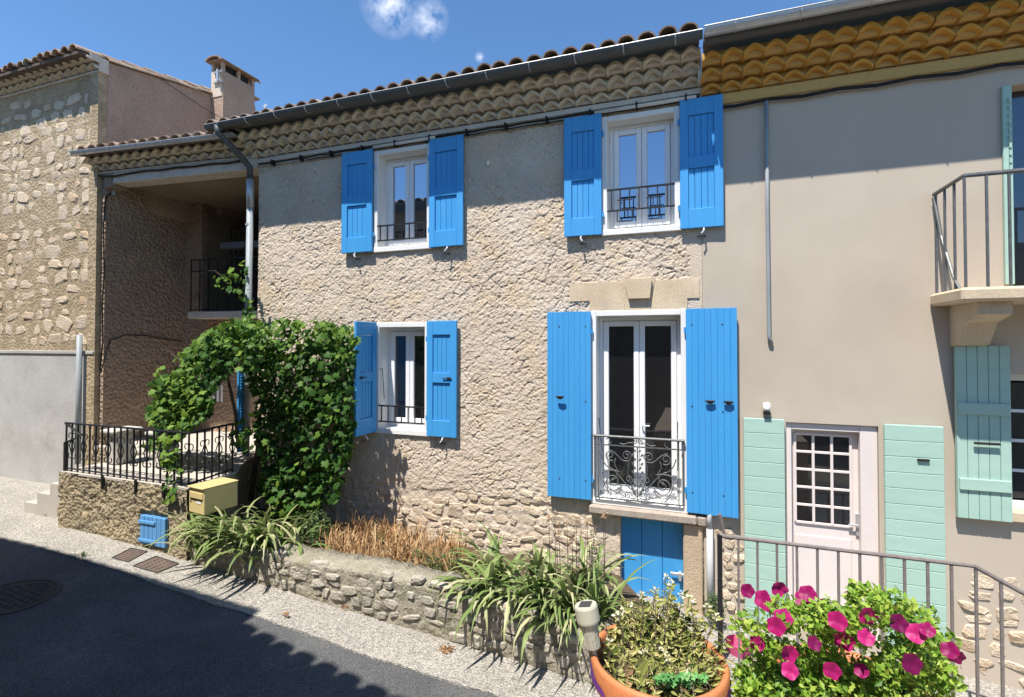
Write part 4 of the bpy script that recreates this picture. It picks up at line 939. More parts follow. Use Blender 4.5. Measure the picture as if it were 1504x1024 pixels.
obj('brace', G().tube([(r0.x-.0, YR+.02, zr_+.18), (r0.x+.04, YR+.03, zr_)], .016, 6), 'rail_brown', lr)
pk = obj('pink_basket', G().lathe([(.0, 0), (.09, 0), (.11, .1), (.105, .1), (.085, .01), (0, .01)], (r0.x+.16, YR+.25, gz(.4)+.018), 16), 'pink_plastic', None); tag(pk, 'small pink plastic basket on the ground behind the iron railing', 'basket')

# ------------------------------------------------------------------ tall house on the left with side wall and chimneys
lh = thing('corner_house', (-11.5, 5.3, .48), 'tall stone corner house with grey cement lower wall and grey shutters', 'house')
LX = -8.80; LY = 5.27; LZ = E+4.75
dl = (-12.35, -11.5, .5, 2.35); wl_ = (-12.6, -11.78, 3.35, 4.75)
LZF = E+4.27; SLP = .18; RY = 7.75
obj('upper_wall', wall_with(G(), -19, LX-.02, 2.62, LZF, [wl_], LY, LY+.3), 'rubble_far', lh, recalc=False)
obj('lower_wall', wall_with(G(), -19, LX-.02, .3, 2.60, [dl], LY-.03, LY+.3), 'cement_far', lh, recalc=False)
obj('string_course', G().box(-19, LX-.019, LY-.05, LY, 2.60, 2.65, .006), 'cement_far', lh)
obj('corner_wall', G().box(LX-.20, LX-.005, LY-.032, LY+.10, .3, LZF), 'rubble_far', lh)
zr2 = LZF+.22
g = G(); g.prism([(LY+.1, 5.0), (10.4, 5.0), (10.4, zr2+SLP*(RY-LY)-.4), (RY, zr2+SLP*(RY-LY)), (LY+.1, zr2+SLP*.1)], 0, .18).xf(lambda p: Vector((LX-.18+p.y, p.x, p.z))); obj('side_wall', g, 'pink_wall', lh)
obj('rear_wall', G().box(-19, LX-.2, 10.3, 10.4, .3, LZF), 'rubble_far', lh)
lay_stones(lh, SM_pale, -13.5, LX-.05, lambda x: 2.72, lambda x: LZF-.1, LY+.004, (.15, .25), (.2, .48), .014, 61, skip=.12, wave=.04, cap=290)
eaves(lh, -19, LX+.02, LZF, 2, T_beige, 'genoise_mortar', 'genoise_mortar', lambda p: Vector((p.x, p.y+LY, p.z)), bandh=.03)
roof(lh, -19, LX+.01, -.32, zr2-.32*SLP+.01, SLP, RY-LY+.3, lambda p: Vector((p.x, p.y+LY, p.z)), keep=1)
ds = obj('door', G().box(dl[0]+.01, dl[1]-.01, LY+.1, LY+.15, dl[2], dl[3]-.01), 'grey_paint', lh)
obj('door_surround', G().box(dl[0]-.14, dl[0], LY-.045, LY+.1, dl[2], dl[3]+.14, .006).box(dl[1], dl[1]+.14, LY-.045, LY+.1, dl[2], dl[3]+.14, .006).box(dl[0], dl[1], LY-.044, LY+.1, dl[3], dl[3]+.138, .006), 'yellow_trim', ds)
ws = obj('window', G().box(wl_[0]+.01, wl_[1]-.01, LY+.12, LY+.16, wl_[2], wl_[3]), 'glass_dark', lh)
ss = obj('shutter', G().box(wl_[1]-.0, wl_[1]+.36, LY-.055, LY-.03, wl_[2], wl_[3]), 'grey_paint', lh)
for k in range(3): obj('board', G().box(wl_[1]+.12*k+.002, wl_[1]+.12*k+.118, LY-.08, LY-.0555, wl_[2], wl_[3], .003), 'grey_paint', ss)
for z in (3.6, 4.5): obj('hinge', G().box(wl_[1], wl_[1]+.2, LY-.09, LY-.0805, z-.02, z+.02), 'iron', ss)
obj('drainpipe', G().tube([(LX-.25, LY-.1, 2.9), (LX-.25, LY-.1, .9)], .04, 10), 'pipe', lh, smooth=True)
# coping tiles along the side wall top, wire
for k in range(7): place('coping_tile', rng.choice(T_roof), (LX-.06, LY+.1+.38*k, zr2+SLP*(.1+.38*k)-.02), lh, (SLP+rng.uniform(-.03, .03), rng.uniform(-.05, .05), rng.uniform(-.05, .05)), (1.3, 1, 1))
# chimney on the side wall
ch = thing('chimney', (-8.65, 7.55, 5.6), 'rendered chimney stack with open vents under a dark tiled cap', 'chimney')
X0, X1, Y0, Y1 = LX+.003, LX+.29, 7.2, 7.95; ZT = PY(322, 104, Y0).z
obj('stack', G().add([(X0, Y0, 5.2), (X1+.05, Y0-.03, 5.2), (X1+.05, Y1, 5.2), (X0, Y1, 5.2), (X0, Y0, ZT-.55), (X1+.02, Y0, ZT-.55), (X1, Y1, ZT-.55), (X0, Y1, ZT-.55), (X0, Y0, ZT), (X1, Y0, ZT), (X1, Y1, ZT), (X0, Y1, ZT)],
    [(0, 1, 5, 4), (1, 2, 6, 5), (2, 3, 7, 6), (3, 0, 4, 7), (4, 5, 9, 8), (5, 6, 10, 9), (6, 7, 11, 10), (7, 4, 8, 11), (8, 9, 10, 11)]), 'pink_wall', ch)
obj('render_patch', G().box(X0+.01, X1-.005, Y0-.012, Y0-.001, ZT-.5, ZT-.002), 'plaster', ch)
for (xx, yy) in ((X0+.03, Y0+.03), (X1-.03, Y0+.03), (X0+.03, (Y0+Y1)/2), (X1-.03, (Y0+Y1)/2), (X0+.03, Y1-.03), (X1-.03, Y1-.03)): obj('vent_pier', G().box(xx-.028, xx+.028, yy-.03, yy+.03, ZT, ZT+.17), 'pink_wall', ch)
obj('flue_core', G().box(X0+.07, X1-.07, Y0+.1, Y1-.1, ZT, ZT+.16), 'black', ch)
for k in range(2): place('cap_tile', T_roof[k], ((X0+X1)/2, Y0-.1+k*.46, ZT+.165), ch, (0, rng.uniform(-.04, .04), .02), (2.3, 1.15, 1.2))
obj('cap_slab', G().box(X0-.06, X1+.06, Y0-.07, Y1+.07, ZT+.17, ZT+.195, .005), 'tile', ch)
obj('antenna_bracket', G().box(X0+.1, X1+.02, Y0-.05, Y0-.013, ZT-.25, ZT-.22).box(X0+.1, X1+.02, Y0-.05, Y0-.013, ZT-.06, ZT-.03).box(X1-.06, X1-.02, Y0-.09, Y0-.0505, ZT-.25, ZT-.02), 'zinc', ch)
obj('wire', G().tube([(LX+.04, 6.2, zr2+.12), (LX+.1, 6.9, zr2-.05), (X1+.08, Y0-.05, 7.02), (-8.0, 7.6, 6.6)], .006, 5), 'black', ch)
c2 = thing('small_chimney', (-8.35, 8.35, 5.8), 'small vented chimney pot with tiled cap behind the big stack', 'chimney')
q = PD(362, 150, 10.9)
obj('stack', G().box(q.x-.1, q.x+.12, q.y-.12, q.y+.12, 5.3, q.z-.05), 'pink_wall', c2)
for (sx_, sy_) in ((-1, -1), (1, -1), (-1, 1), (1, 1)): obj('vent_pier', G().box(q.x+.01+sx_*.08-.02, q.x+.01+sx_*.08+.02, q.y+sy_*.09-.02, q.y+sy_*.09+.02, q.z-.05, q.z+.09), 'pink_wall', c2)
obj('cap_slab', G().box(q.x-.17, q.x+.19, q.y-.18, q.y+.18, q.z+.09, q.z+.12), 'tile', c2)
an = PD(385, 172, 9.5); a2 = PD(390, 153, 9.5); ao = obj('antenna', G().tube([an-Vector((0, 0, .4)), an, a2], .010, 6).box(a2.x-.05, a2.x+.05, a2.y-.004, a2.y+.004, a2.z-.03, a2.z-.02), 'white', None); tag(ao, 'thin white aerial rod standing above the tiled roof', 'antenna')

# ------------------------------------------------------------------ buildings behind the camera, across the lane (they shade the road and show in the panes)
oh = thing('opposite_house', (-6, -1, .4), 'plain shaded stone house across the lane facing the loggia', 'house')
ea, eb = Vector((-4.62, .95, E+3.39)), None
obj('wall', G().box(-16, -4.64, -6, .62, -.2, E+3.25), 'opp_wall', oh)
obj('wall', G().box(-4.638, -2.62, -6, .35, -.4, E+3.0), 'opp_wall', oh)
obj('window', G().box(-6.6, -5.8, .621, .65, 3.6, 4.7), 'glass_dark', oh); obj('window', G().box(-6.6, -5.8, .621, .65, 1.2, 2.5), 'glass_dark', oh)
roof(oh, -16, -4.60, .95, E+3.34, -.27, -.1, lambda p: p) if False else None
def back_roof(xa, xb, ya, yb, z0, slope, rot=0.0):
    rf = obj('roof', G().add([(xa, ya, z0), (xb, yb, z0), (xb, -6.4, z0+slope*7), (xa, -6.4, z0+slope*7), (xa, ya, z0-.05), (xb, yb, z0-.05), (xb, -6.4, z0+slope*7-.05), (xa, -6.4, z0+slope*7-.05)],
             [(0, 1, 2, 3), (7, 6, 5, 4), (0, 4, 5, 1), (1, 5, 6, 2), (2, 6, 7, 3), (3, 7, 4, 0)]), 'tile_under', oh)
    L_ = math.hypot(xb-xa, yb-ya); n = int(L_/.24); fo = .03 if xb > -4 else -.05
    for c in range(2):
        for k in range(n):
            t = (k+.5)/n; place('roof_tile', rng.choice(T_roof), (xa+(xb-xa)*t+rng.uniform(-.01, .01), ya+(yb-ya)*t+fo-c*.36, z0+.02+c*.36*slope), rf, (math.atan(slope), 0, math.pi+rot), (1.2, 1, 1))
back_roof(-16, -4.60, 1.10, 1.10, E+3.34, .27)
p1 = PZ(355, 914, gz(-4.0)); p2 = PZ(575, 1021, gz(-2.2))
zB = E+3.05
def back(p): s_ = (zB-p.z)/(-SUN.z); return p-SUN*s_
e1, e2 = back(p1), back(p2); dv = (e2-e1)/(e2.x-e1.x)
ea2 = e1+dv*(-4.598-e1.x); eb2 = e1+dv*(-2.45-e1.x); print('roof B', ea2, eb2, 'A', back(PZ(378, 900, gz(-3.8))), back(PZ(40, 795, gz(-8))))
back_roof(ea2.x, eb2.x, ea2.y-.06, eb2.y-.06, zB, .27, math.atan2(dv.y, dv.x))
bh = thing('reflection_house', (2, -7, 0), 'unseen house added behind the small flower terrace to darken the pane reflections', 'house')  # unseen house put in so the french window reflects something dark
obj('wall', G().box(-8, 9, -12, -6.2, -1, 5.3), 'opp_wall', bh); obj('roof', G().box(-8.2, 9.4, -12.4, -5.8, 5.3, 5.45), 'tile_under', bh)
ft = thing('flower_terrace', (.4, 1.2, 0), 'rough stone terrace block carrying the two flower pots', 'terrace')
obj('terrace_block', G().slab([(-.75, -1.2), (1.6, -1.2), (1.6, 2.32), (-.75, 2.12)], -.5, E-1.53), 'pillar', ft)

# ------------------------------------------------------------------ plants
def tint_mesh(name, Vx, Fc, tints, mt, smooth=False):
    me = bpy.data.meshes.new(name); me.from_pydata([tuple(v) for v in Vx], [], Fc)
    at = me.attributes.new('tint', 'FLOAT', 'POINT'); at.data.foreach_set('value', np.asarray(tints, dtype=np.float32))
    link_mesh(name, me, mt, None, smooth); return me
def vine_leaf_pts():
    prof = [(0, 0), (.30, -.16), (.52, .10), (.40, .28), (.62, .52), (.30, .60), (0, 1.0), (-.30, .60), (-.62, .52), (-.40, .28), (-.52, .10), (-.30, -.16)]
    v = [(0, .28, .06)]+[(x, y, -.10*abs(x)-.16*max(0, y-.5)) for x, y in prof]; n = len(prof)
    return np.array(v), [(0, 1+i, 1+(i+1) % n) for i in range(n)]
LV, LF = vine_leaf_pts()
def rotm(nrm, upd):
    n = Vector(nrm).normalized(); y = Vector(upd); y = (y-n*y.dot(n)).normalized(); x = y.cross(n)
    return np.array([[x.x, y.x, n.x], [x.y, y.y, n.y], [x.z, y.z, n.z]])
leaf_var = []
for t in (.1, .25, .4, .5, .6, .75, .9): leaf_var.append((t, tint_mesh('leaf', LV, LF, [min(1, t+.05*(i % 3)) for i in range(len(LV))], 'vine', True)))
def inpoly(x, y, P):
    r_ = False; n = len(P); j = n-1
    for i in range(n):
        if (P[i][1] > y) != (P[j][1] > y) and x < (P[j][0]-P[i][0])*(y-P[i][1])/(P[j][1]-P[i][1])+P[i][0]: r_ = not r_
        j = i
    return r_
def vine():
    vt = thing('grape_vine', (-5.2, 5.2, .6), 'leafy green grape vine trained over the terrace and facade corner', 'vine')
    r_ = random.Random(21)
    polys = [([(372, 482), (400, 468), (470, 471), (520, 480), (524, 500), (519, 560), (523, 600), (519, 640), (508, 690), (495, 735), (430, 745), (398, 738), (380, 722), (387, 690), (376, 640), (374, 600), (366, 560), (358, 500)], 4.85, 5.45, 3000),
             ([(380, 468), (340, 468), (300, 488), (272, 518), (262, 545), (220, 560), (230, 585), (214, 602), (234, 636), (205, 655), (240, 660), (262, 645), (290, 622), (312, 600), (316, 572), (330, 556), (342, 538), (380, 545)], 4.35, 5.1, 2100),
             ([(238, 640), (262, 640), (268, 690), (256, 722), (246, 748), (238, 700)], 4.0, 4.15, 90),
             ([(345, 622), (362, 604), (384, 612), (384, 640), (364, 668), (340, 650)], 4.7, 4.95, 60),
             ([(303, 400), (330, 406), (346, 384), (364, 380), (364, 440), (345, 436), (325, 424)], 5.25, 5.45, 60), ([(356, 436), (372, 436), (374, 475), (358, 475)], 5.3, 5.45, 40),
             ([(225, 545), (262, 520), (275, 505), (262, 548), (235, 566)], 4.4, 4.6, 25), ([(388, 735), (470, 735), (470, 765), (400, 765)], 4.9, 5.4, 110)]
    leaves = []
    for (P, ya, yb, n) in polys:
        xs2 = [p[0] for p in P]; ys2 = [p[1] for p in P]; k = 0
        while k < n:
            x = r_.uniform(min(xs2), max(xs2)); y = r_.uniform(min(ys2), max(ys2))
            if not inpoly(x, y, P): continue
            dens = float(fbm(np.array([x*.035]), np.array([y*.035]), 5)[0])
            if r_.random() > .35+1.3*max(0, dens-.25): continue
            t = r_.random()**1.2; Y = ya+(yb-ya)*t+.22*(dens-.45)
            p = PY(x, y, Y); lit_tint = max(0, 1-(y-min(ys2))/60)*.35+(.25 if x < 300 else 0)  # top leaves tinted brighter as if sunlit; left-hand ones paler too
            nrm = (r_.gauss(-.1, .65), r_.gauss(-.7, .5), r_.gauss(.6, .6)); upd = (r_.gauss(0, .6), r_.gauss(-.3, .4), r_.gauss(-1, .35))
            leaves.append((p, nrm, upd, r_.uniform(.045, .10)*(0.85 if n < 120 else 1), min(1, max(0, r_.gauss(.42, .2)+lit_tint)), Y-ya+(0 if n < 120 else .0))); k += 1
    order = sorted(range(len(leaves)), key=lambda i: leaves[i][5]-leaves[i][3]*3); own = set(order[:300])
    VV = []; FF = []; TT = []
    for i, (p, nrm, upd, s, tn, _) in enumerate(leaves):
        m3 = rotm(nrm, upd)
        if i in own:
            me = min(leaf_var, key=lambda q: abs(q[0]-tn))[1]; M3 = Matrix(m3.tolist())
            place('leaf', me, p, vt, M3.to_euler(), (s, s, s))
        else:
            o = len(VV); VV += (LV*s @ m3.T+np.array(p)).tolist(); FF += [tuple(a+o for a in f) for f in LF]; TT += [tn]*len(LV)
    me = tint_mesh('foliage', VV, FF, TT, 'vine', True); tag(place('foliage', me, (0, 0, 0), vt), kind='stuff')
    bl = lambda *pp: [PY(*q) for q in pp]
    obj('trunk', G().tube(bl((368, 735, 5.3), (374, 690, 5.3), (380, 650, 5.3), (381, 610, 5.25), (392, 570, 5.2), (400, 520, 5.2), (420, 490, 5.2)), [.035, .032, .028, .026, .022, .016, .008], 8), 'bark', vt, smooth=True)
    obj('branch', G().tube(bl((350, 660, 5.1), (346, 610, 5.05), (340, 580, 5.0), (332, 545, 4.95), (318, 520, 4.9), (290, 505, 4.8)), [.022, .022, .02, .016, .012, .005], 7), 'bark', vt, smooth=True)
    obj('branch', G().tube(bl((400, 520, 5.2), (380, 500, 5.1), (340, 495, 4.9), (290, 520, 4.7), (250, 560, 4.55), (240, 620, 4.4)), [.016, .014, .012, .010, .007, .004], 7), 'bark', vt, smooth=True)
    for (a, b) in (((265, 530), (235, 512)), ((235, 568), (207, 566)), ((225, 600), (208, 604)), ((240, 650), (205, 658)), ((345, 655), (322, 634)), ((325, 405), (305, 398))):
        Y = 4.5 if a[0] < 300 else (4.8 if a[1] > 500 else 5.3)
        obj('tendril', G().tube(bl((*a, Y), ((a[0]+b[0])/2, (a[1]+b[1])/2-4, Y), (*b, Y)), [.005, .004, .002], 5), 'bark', vt)
vine()

def strap(base, az, lean, ln, wd, droop, tint, r_, seg=7):
    """an arching sword leaf: V-section ribbon"""
    dx, dy = math.cos(az), math.sin(az); el = lean; p = Vector(base); VV = []; TT = []
    sd = Vector((-dy, dx, 0)); st_ = ln/seg
    for i in range(seg+1):
        t = i/seg; w_ = wd*(1-t**2.2)*(.75+.5*min(1, t*3)) + .001
        d = Vector((dx*math.cos(el), dy*math.cos(el), math.sin(el))); nn = sd.cross(d)
        VV += [p-sd*w_*.5+nn*w_*.12, p.copy(), p+sd*w_*.5+nn*w_*.12]; tt = min(1, max(0, tint+(.35*(t-.8) if t > .8 else 0))); TT += [tt]*3
        p = p+d*st_; el -= droop*(0.3+1.3*t)/seg
    FF = []
    for i in range(seg):
        a = 3*i; FF += [(a, a+1, a+4, a+3), (a+1, a+2, a+5, a+4)]
    return VV, FF, TT
def iris_clump(px, py, Y, n, label, ln=(.35, .6), spread=1.0, seed=1, z=None, front=.0, group=None):
    b = PY(px, py, Y); bz = wtop(b.x)-.16 if z is None else z; r_ = random.Random(seed)
    t_ = thing('iris_clump', (b.x, Y, bz), label, 'plant', group)
    for k in range(n):
        az = r_.uniform(0, 2*math.pi)
        if r_.random() < .45+front: az = R(-90)+r_.gauss(0, .7)
        base = (b.x+r_.gauss(0, .09*spread), Y+r_.gauss(0, .06), bz+r_.uniform(0, .03)); old = r_.random()
        VV, FF, TT = strap(base, az, r_.uniform(.75, 1.45), r_.uniform(*ln), r_.uniform(.028, .055), r_.uniform(1.3, 3.6), (r_.uniform(.75, 1) if old < .2 else r_.gauss(.42, .16)), r_)
        c = sum(VV, Vector())/len(VV); me = tint_mesh('leaf', [v-c for v in VV], FF, TT, 'iris', True); place('leaf', me, c, t_)
    return t_
clumps = [(335, 790, 4.14, 46, 'big pale iris clump growing below the letter box', .5), (385, 800, 4.22, 46, 'arching iris clump leaning over the wall between letter box and vine', .4), (430, 775, 4.45, 26, 'tangled iris clump under the hanging vine', .2),
          (300, 800, 4.02, 18, 'small iris tuft against the terrace corner under the letter box', .3),
          (712, 845, 4.28, 44, 'bleached iris clump at the end of the dry grass', .3), (760, 845, 4.35, 50, 'dense iris clump spilling over the rubble wall beside the tall seed stalks', .4), (815, 850, 4.28, 52, 'long leaved iris clump hanging furthest down the rubble wall', .6), (862, 850, 4.38, 46, 'iris clump beside the blue cellar door', .4), (735, 830, 4.75, 34, 'upright iris clump against the bare stone foot of the house', 0), (800, 820, 4.85, 40, 'iris clump behind the tall seed stalks', .1), (858, 825, 4.95, 40, 'iris clump against the wall left of the cellar door', .1), (350, 765, 4.45, 36, 'tall iris clump right behind the letter box', .2), (405, 770, 4.6, 34, 'iris clump in the shade between the vine trunk and the wall', .2)]
for i, (px, py, Y, n, lb, fr_) in enumerate(clumps):
    z = .50 if i == 3 else (None if i > 0 else .58)
    iris_clump(px, py, Y, n, lb, ln=(.5, .85) if i in (0, 1, 5, 6, 7) else (.42, .72), seed=50+i, z=z, front=fr_)

def blades(name, parent, spots, mt, seed, hrange, wd=.006, lean=.5, tintm=.5, tints=.2):
    r_ = random.Random(seed); VV = []; FF = []; TT = []
    for (p, n, rad) in spots:
        for k in range(n):
            b = Vector((p[0]+r_.gauss(0, rad), p[1]+r_.gauss(0, rad*.6), p[2])); h_ = r_.uniform(*hrange); az = r_.uniform(0, 6.28)
            v, f, t = strap(b, az, r_.uniform(1.57-lean, 1.57), h_, wd*r_.uniform(.6, 1.5), r_.uniform(-.6, 2.6), min(1, max(0, r_.gauss(tintm, tints))), r_, seg=3)
            o = len(VV); VV += v; FF += [tuple(a+o for a in q) for q in f]; TT += t
    me = tint_mesh(name, VV, FF, TT, mt, False); c = Vector((0, 0, 0)); return place(name, me, c, parent)
sp_ = []
for i in range(100):
    px = 484+i*2.0+rng.uniform(-9, 9); Y = 4.40+rng.uniform(0, .9)**1.3; q = PY(px, 830, Y); sp_.append(((q.x, Y, wtop(q.x)-.18+rng.uniform(0, .08)), 22, .07))
dg = blades('dry_grass', None, sp_, 'dry', 5, (.05, .30), .009, 1.4, .55, .28); tag(dg, 'rusty orange dried grass along the top of the bed', 'dry grass', kind='stuff')
def bushy(name, parent, centers, mt, seed, n, ls, tm=.45, ts=.2):
    """small pointed leaves on a loose cloud of twigs"""
    r_ = random.Random(seed); VV = []; FF = []; TT = []
    for (c, rad, k) in centers:
        for i in range(int(n*k)):
            d = Vector((r_.gauss(0, 1), r_.gauss(0, 1), r_.gauss(0, 1))); d.normalize(); rr = r_.random()**.5
            p = Vector((c[0]+d.x*rad[0]*rr, c[1]+d.y*rad[1]*rr, c[2]+d.z*rad[2]*rr)); s = r_.uniform(*ls)
            m3 = rotm((d.x+r_.gauss(0, .5), d.y+r_.gauss(-.2, .5), d.z+r_.gauss(.5, .5)), (d.x+r_.gauss(0, .3), d.y+r_.gauss(0, .3), d.z+.6))
            q = np.array([(0, 0, 0), (.28, .45, .05), (0, 1, -.05), (-.28, .45, .05)])*s; o = len(VV)
            VV += (q @ m3.T+np.array(p)).tolist(); FF += [(o, o+1, o+2, o+3)]; TT += [min(1, max(0, r_.gauss(tm, ts)))]*4
    me = tint_mesh(name, VV, FF, TT, mt, False); return place(name, me, (0, 0, 0), parent)
def shrub(name, px, py, Y, rpx, label, mt='herb', n=500, ls=(.02, .045), seed=3, zr=None, stems=5):
    c = PY(px, py, Y); s = rpx*Y/750*1.15; z0 = wtop(c.x)-.20 if zr is None else zr
    t_ = thing(name, (c.x, Y, z0), label, 'plant'); hgt = max(.1, c.z-z0+s*.6)
    fo = bushy('foliage', t_, [((c.x, Y, (z0+c.z)/2+.05), (s, s*.7, hgt*.6), 1)], mt, seed, n, ls); tag(fo, kind='stuff')
    r_ = random.Random(seed)
    for k in range(stems): a = r_.uniform(0, 6.28); obj('stem', G().tube([(c.x, Y, z0), (c.x+math.cos(a)*s*.4, Y+math.sin(a)*s*.3, z0+hgt*.5), (c.x+math.cos(a)*s*.7, Y+math.sin(a)*s*.5, z0+hgt*.95)], [.006, .004, .002], 5), 'bark', t_)
    return t_
shrub('garden_shrub', 460, 770, 4.75, 34, 'dark small leaved shrub under the hanging vine', n=1100, seed=31)
shrub('garden_shrub', 420, 820, 4.15, 24, 'low green shrub hanging over the wall below the iris clump', n=500, seed=32)
shrub('weed_plant', 640, 825, 4.45, 22, 'grey green weed growing out of the dry grass', n=420, seed=33, ls=(.015, .035))
shrub('weed_plant', 668, 822, 4.5, 16, 'taller narrow weed beside the bleached iris clump', n=300, seed=34, ls=(.015, .03))
shrub('weed_plant', 615, 818, 4.6, 15, 'low green weed in the middle of the dry grass', n=260, seed=39, ls=(.015, .035))
shrub('weed_plant', 556, 790, 4.9, 9, 'single green shoot against the bare stone wall', n=90, seed=35, ls=(.02, .04), stems=2)
shrub('rosemary_bush', 1050, 885, 5.35, 12, 'thin dark bush by the pale pipe at the house corner', n=500, seed=36, ls=(.02, .04), zr=.03)
# tall dry seed stalks
sk_ = thing('seed_stalks', (-1.15, 4.6, .5), 'tall thin dry seed stalks rising behind the iris leaves', 'plant'); r_ = random.Random(8)
for k in range(15):
    px = r_.uniform(800, 898); Y = r_.uniform(4.4, 4.8); top = PY(px+r_.uniform(-6, 6), r_.uniform(752, 800), Y); b = Vector((PY(px, 850, Y).x, Y, .42))
    obj('stalk', G().tube([b, b.lerp(top, .5)+Vector((r_.uniform(-.01, .01), 0, 0)), top], [.004, .0035, .002], 5), 'bark', sk_)
    hd = bushy('seed_head', sk_, [((top.x, top.y, top.z), (.02, .02, .035), 1)], 'straw', 90+k, 22, (.012, .028), .6)
wdy = shrub('tall_weed', 872, 800, 4.62, 11, 'fine leaved dark weed among the seed stalks', n=420, seed=38, ls=(.015, .03))
rs = []
for px in (688, 700, 716, 735, 742, 800, 880): q = PY(px, 112-(px-688)*.19, FY-.42); rs.append(((q.x, FY-.42+rng.uniform(0, .1), ze+.10), 16, .035))
rw = blades('roof_weeds', None, rs, 'dry', 6, (.03, .09), .006, 1.2, .35, .2); tag(rw, 'small dried reddish weeds growing between the roof tiles above the gutter', 'weeds', kind='stuff')
# a few dead leaves and grass tufts on the pavement
for i, (px, py, rr) in enumerate(((655, 955, .05), (508, 893, .03), (560, 908, .035), (420, 905, .02))):
    q = PZ(px, py, .1); q = PZ(px, py, gz(q.x)+.016); lt = bushy('leaf_litter', None, [((q.x, q.y, q.z+.012), (rr*1.4, rr, .010), 1)], 'dry', 70+i, 90 if i == 0 else 30, (.012, .035), .35)
    tag(lt, ['heap of rusty dead leaves lying on the pavement near the iris clumps', 'few dead leaves at the foot of the rubble wall', 'dry tuft of litter beside the rubble wall', 'crumpled dead leaf on the kerb side of the pavement'][i], 'leaf litter', kind='stuff')
for i, (px, py) in enumerate(((120, 817), (70, 758), (575, 915))):
    q = PZ(px, py, .4); q = PZ(px, py, gz(q.x)+.01); o = blades('weed_tuft', None, [((q.x, q.y, q.z), 26, .03)], 'herb', 80+i, (.03, .07), .006, 1.0); tag(o, ['green weed tuft growing along the shaded kerb', 'weed tuft at the foot of the terrace wall', 'grass tuft at the foot of the rubble wall'][i], 'weed', kind='stuff')

# ------------------------------------------------------------------ terracotta pot with half-dried plants and solar light
ZP = E-1.53
D0 = 1.78; pc = PD(966, 962, D0); rimz = pc.z; PR = 97.5/750*D0; pb = ZP
pot = thing('terracotta_pot', (pc.x, pc.y, pb), 'orange terracotta pot with purple painted marks holding half dried plants', 'pot')
hp_ = rimz-pb
prof = [(0, .002), (PR*.66, .0), (PR*.69, .01), (PR*.90, hp_*.78), (PR*.905, hp_*.79), (PR*.985, hp_*.80), (PR*1.0, hp_*.83), (PR*1.005, hp_*.97), (PR*.985, hp_*.995), (PR*.955, hp_), (PR*.915, hp_*.99), (PR*.90, hp_*.96), (PR*.86, hp_*.80)]
body = obj('pot_body', G().lathe(prof, (pc.x, pc.y, pb), 56), 'terracotta', pot, smooth=True)
soil = obj('soil', G().lathe([(0, hp_*.86), (PR*.5, hp_*.87), (PR*.88, hp_*.85)], (pc.x, pc.y, pb), 32), 'soil', pot, smooth=True)
def pot_patch(th0, th1, z0f, z1f, name='painted_mark', rr=1.008, n=10):
    g = G(); VV = []
    for i in range(n+1):
        t = th0+(th1-th0)*i/n; a = z0f(i/n); b = z1f(i/n)
        for f_ in (a, b): VV.append((pc.x+PR*rr*math.cos(t), pc.y+PR*rr*math.sin(t), pb+hp_*f_))
    g.add(VV, [(2*i, 2*i+2, 2*i+3, 2*i+1) for i in range(n)]); return obj(name, g, 'purple', body, recalc=False)
vcam = math.atan2(-pc.y, -pc.x)   # towards the camera
pot_patch(vcam-1.35, vcam-.80, lambda t: .832, lambda t: .965-.11*t+.01*math.sin(9*t))
pot_patch(vcam+.55, vcam+1.5, lambda t: .832, lambda t: .845+.10*t+.008*math.sin(11*t))
ft_ = vcam-.22
for k in range(5):
    a = k*2*math.pi/5+.3; g = G(); VV = []
    for (u_, v_) in ((0, 0), (.011, .008), (.02, 0), (.011, -.008)):
        x = u_*math.cos(a)-v_*math.sin(a); z = u_*math.sin(a)+v_*math.cos(a); th = ft_+x/PR; VV.append((pc.x+PR*1.011*math.cos(th), pc.y+PR*1.011*math.sin(th), pb+hp_*.915+z))
    g.add(VV, [(0, 1, 2, 3)]); obj('painted_petal', g, 'purple', body, recalc=False)
# plants in the pot: many leafy stems
pp = thing('pot_plant', (pc.x, pc.y, pb+hp_*.87), 'yellowing leafy plants with pale seed heads growing in the terracotta pot', 'plant')
r_ = random.Random(17); SV = []; SF = []; ST = []; k = 0; stemsG = G()
tops_px = [(978, 848), (985, 858), (1002, 872), (940, 872), (930, 890), (962, 866), (1012, 878), (1040, 890), (1052, 905), (915, 898), (905, 905)]
def leaf_add(p, d, s, tn, VVV, FFF, TTT, w_=.22):
    m3 = rotm((d[1]+r_.gauss(0, .5), -d[0]+r_.gauss(-.6, .4), .7+r_.gauss(0, .4)), d); q = np.array([(0, 0, 0), (w_, .4, .06), (w_*.7, .75, .02), (0, 1, -.12), (-w_*.7, .75, .02), (-w_, .4, .06)])*s
    o = len(VVV); VVV += (q @ m3.T+np.array(p)).tolist(); FFF += [(o, o+1, o+2, o+3), (o, o+3, o+4, o+5)]; TTT += [tn]*6
own_l = 0
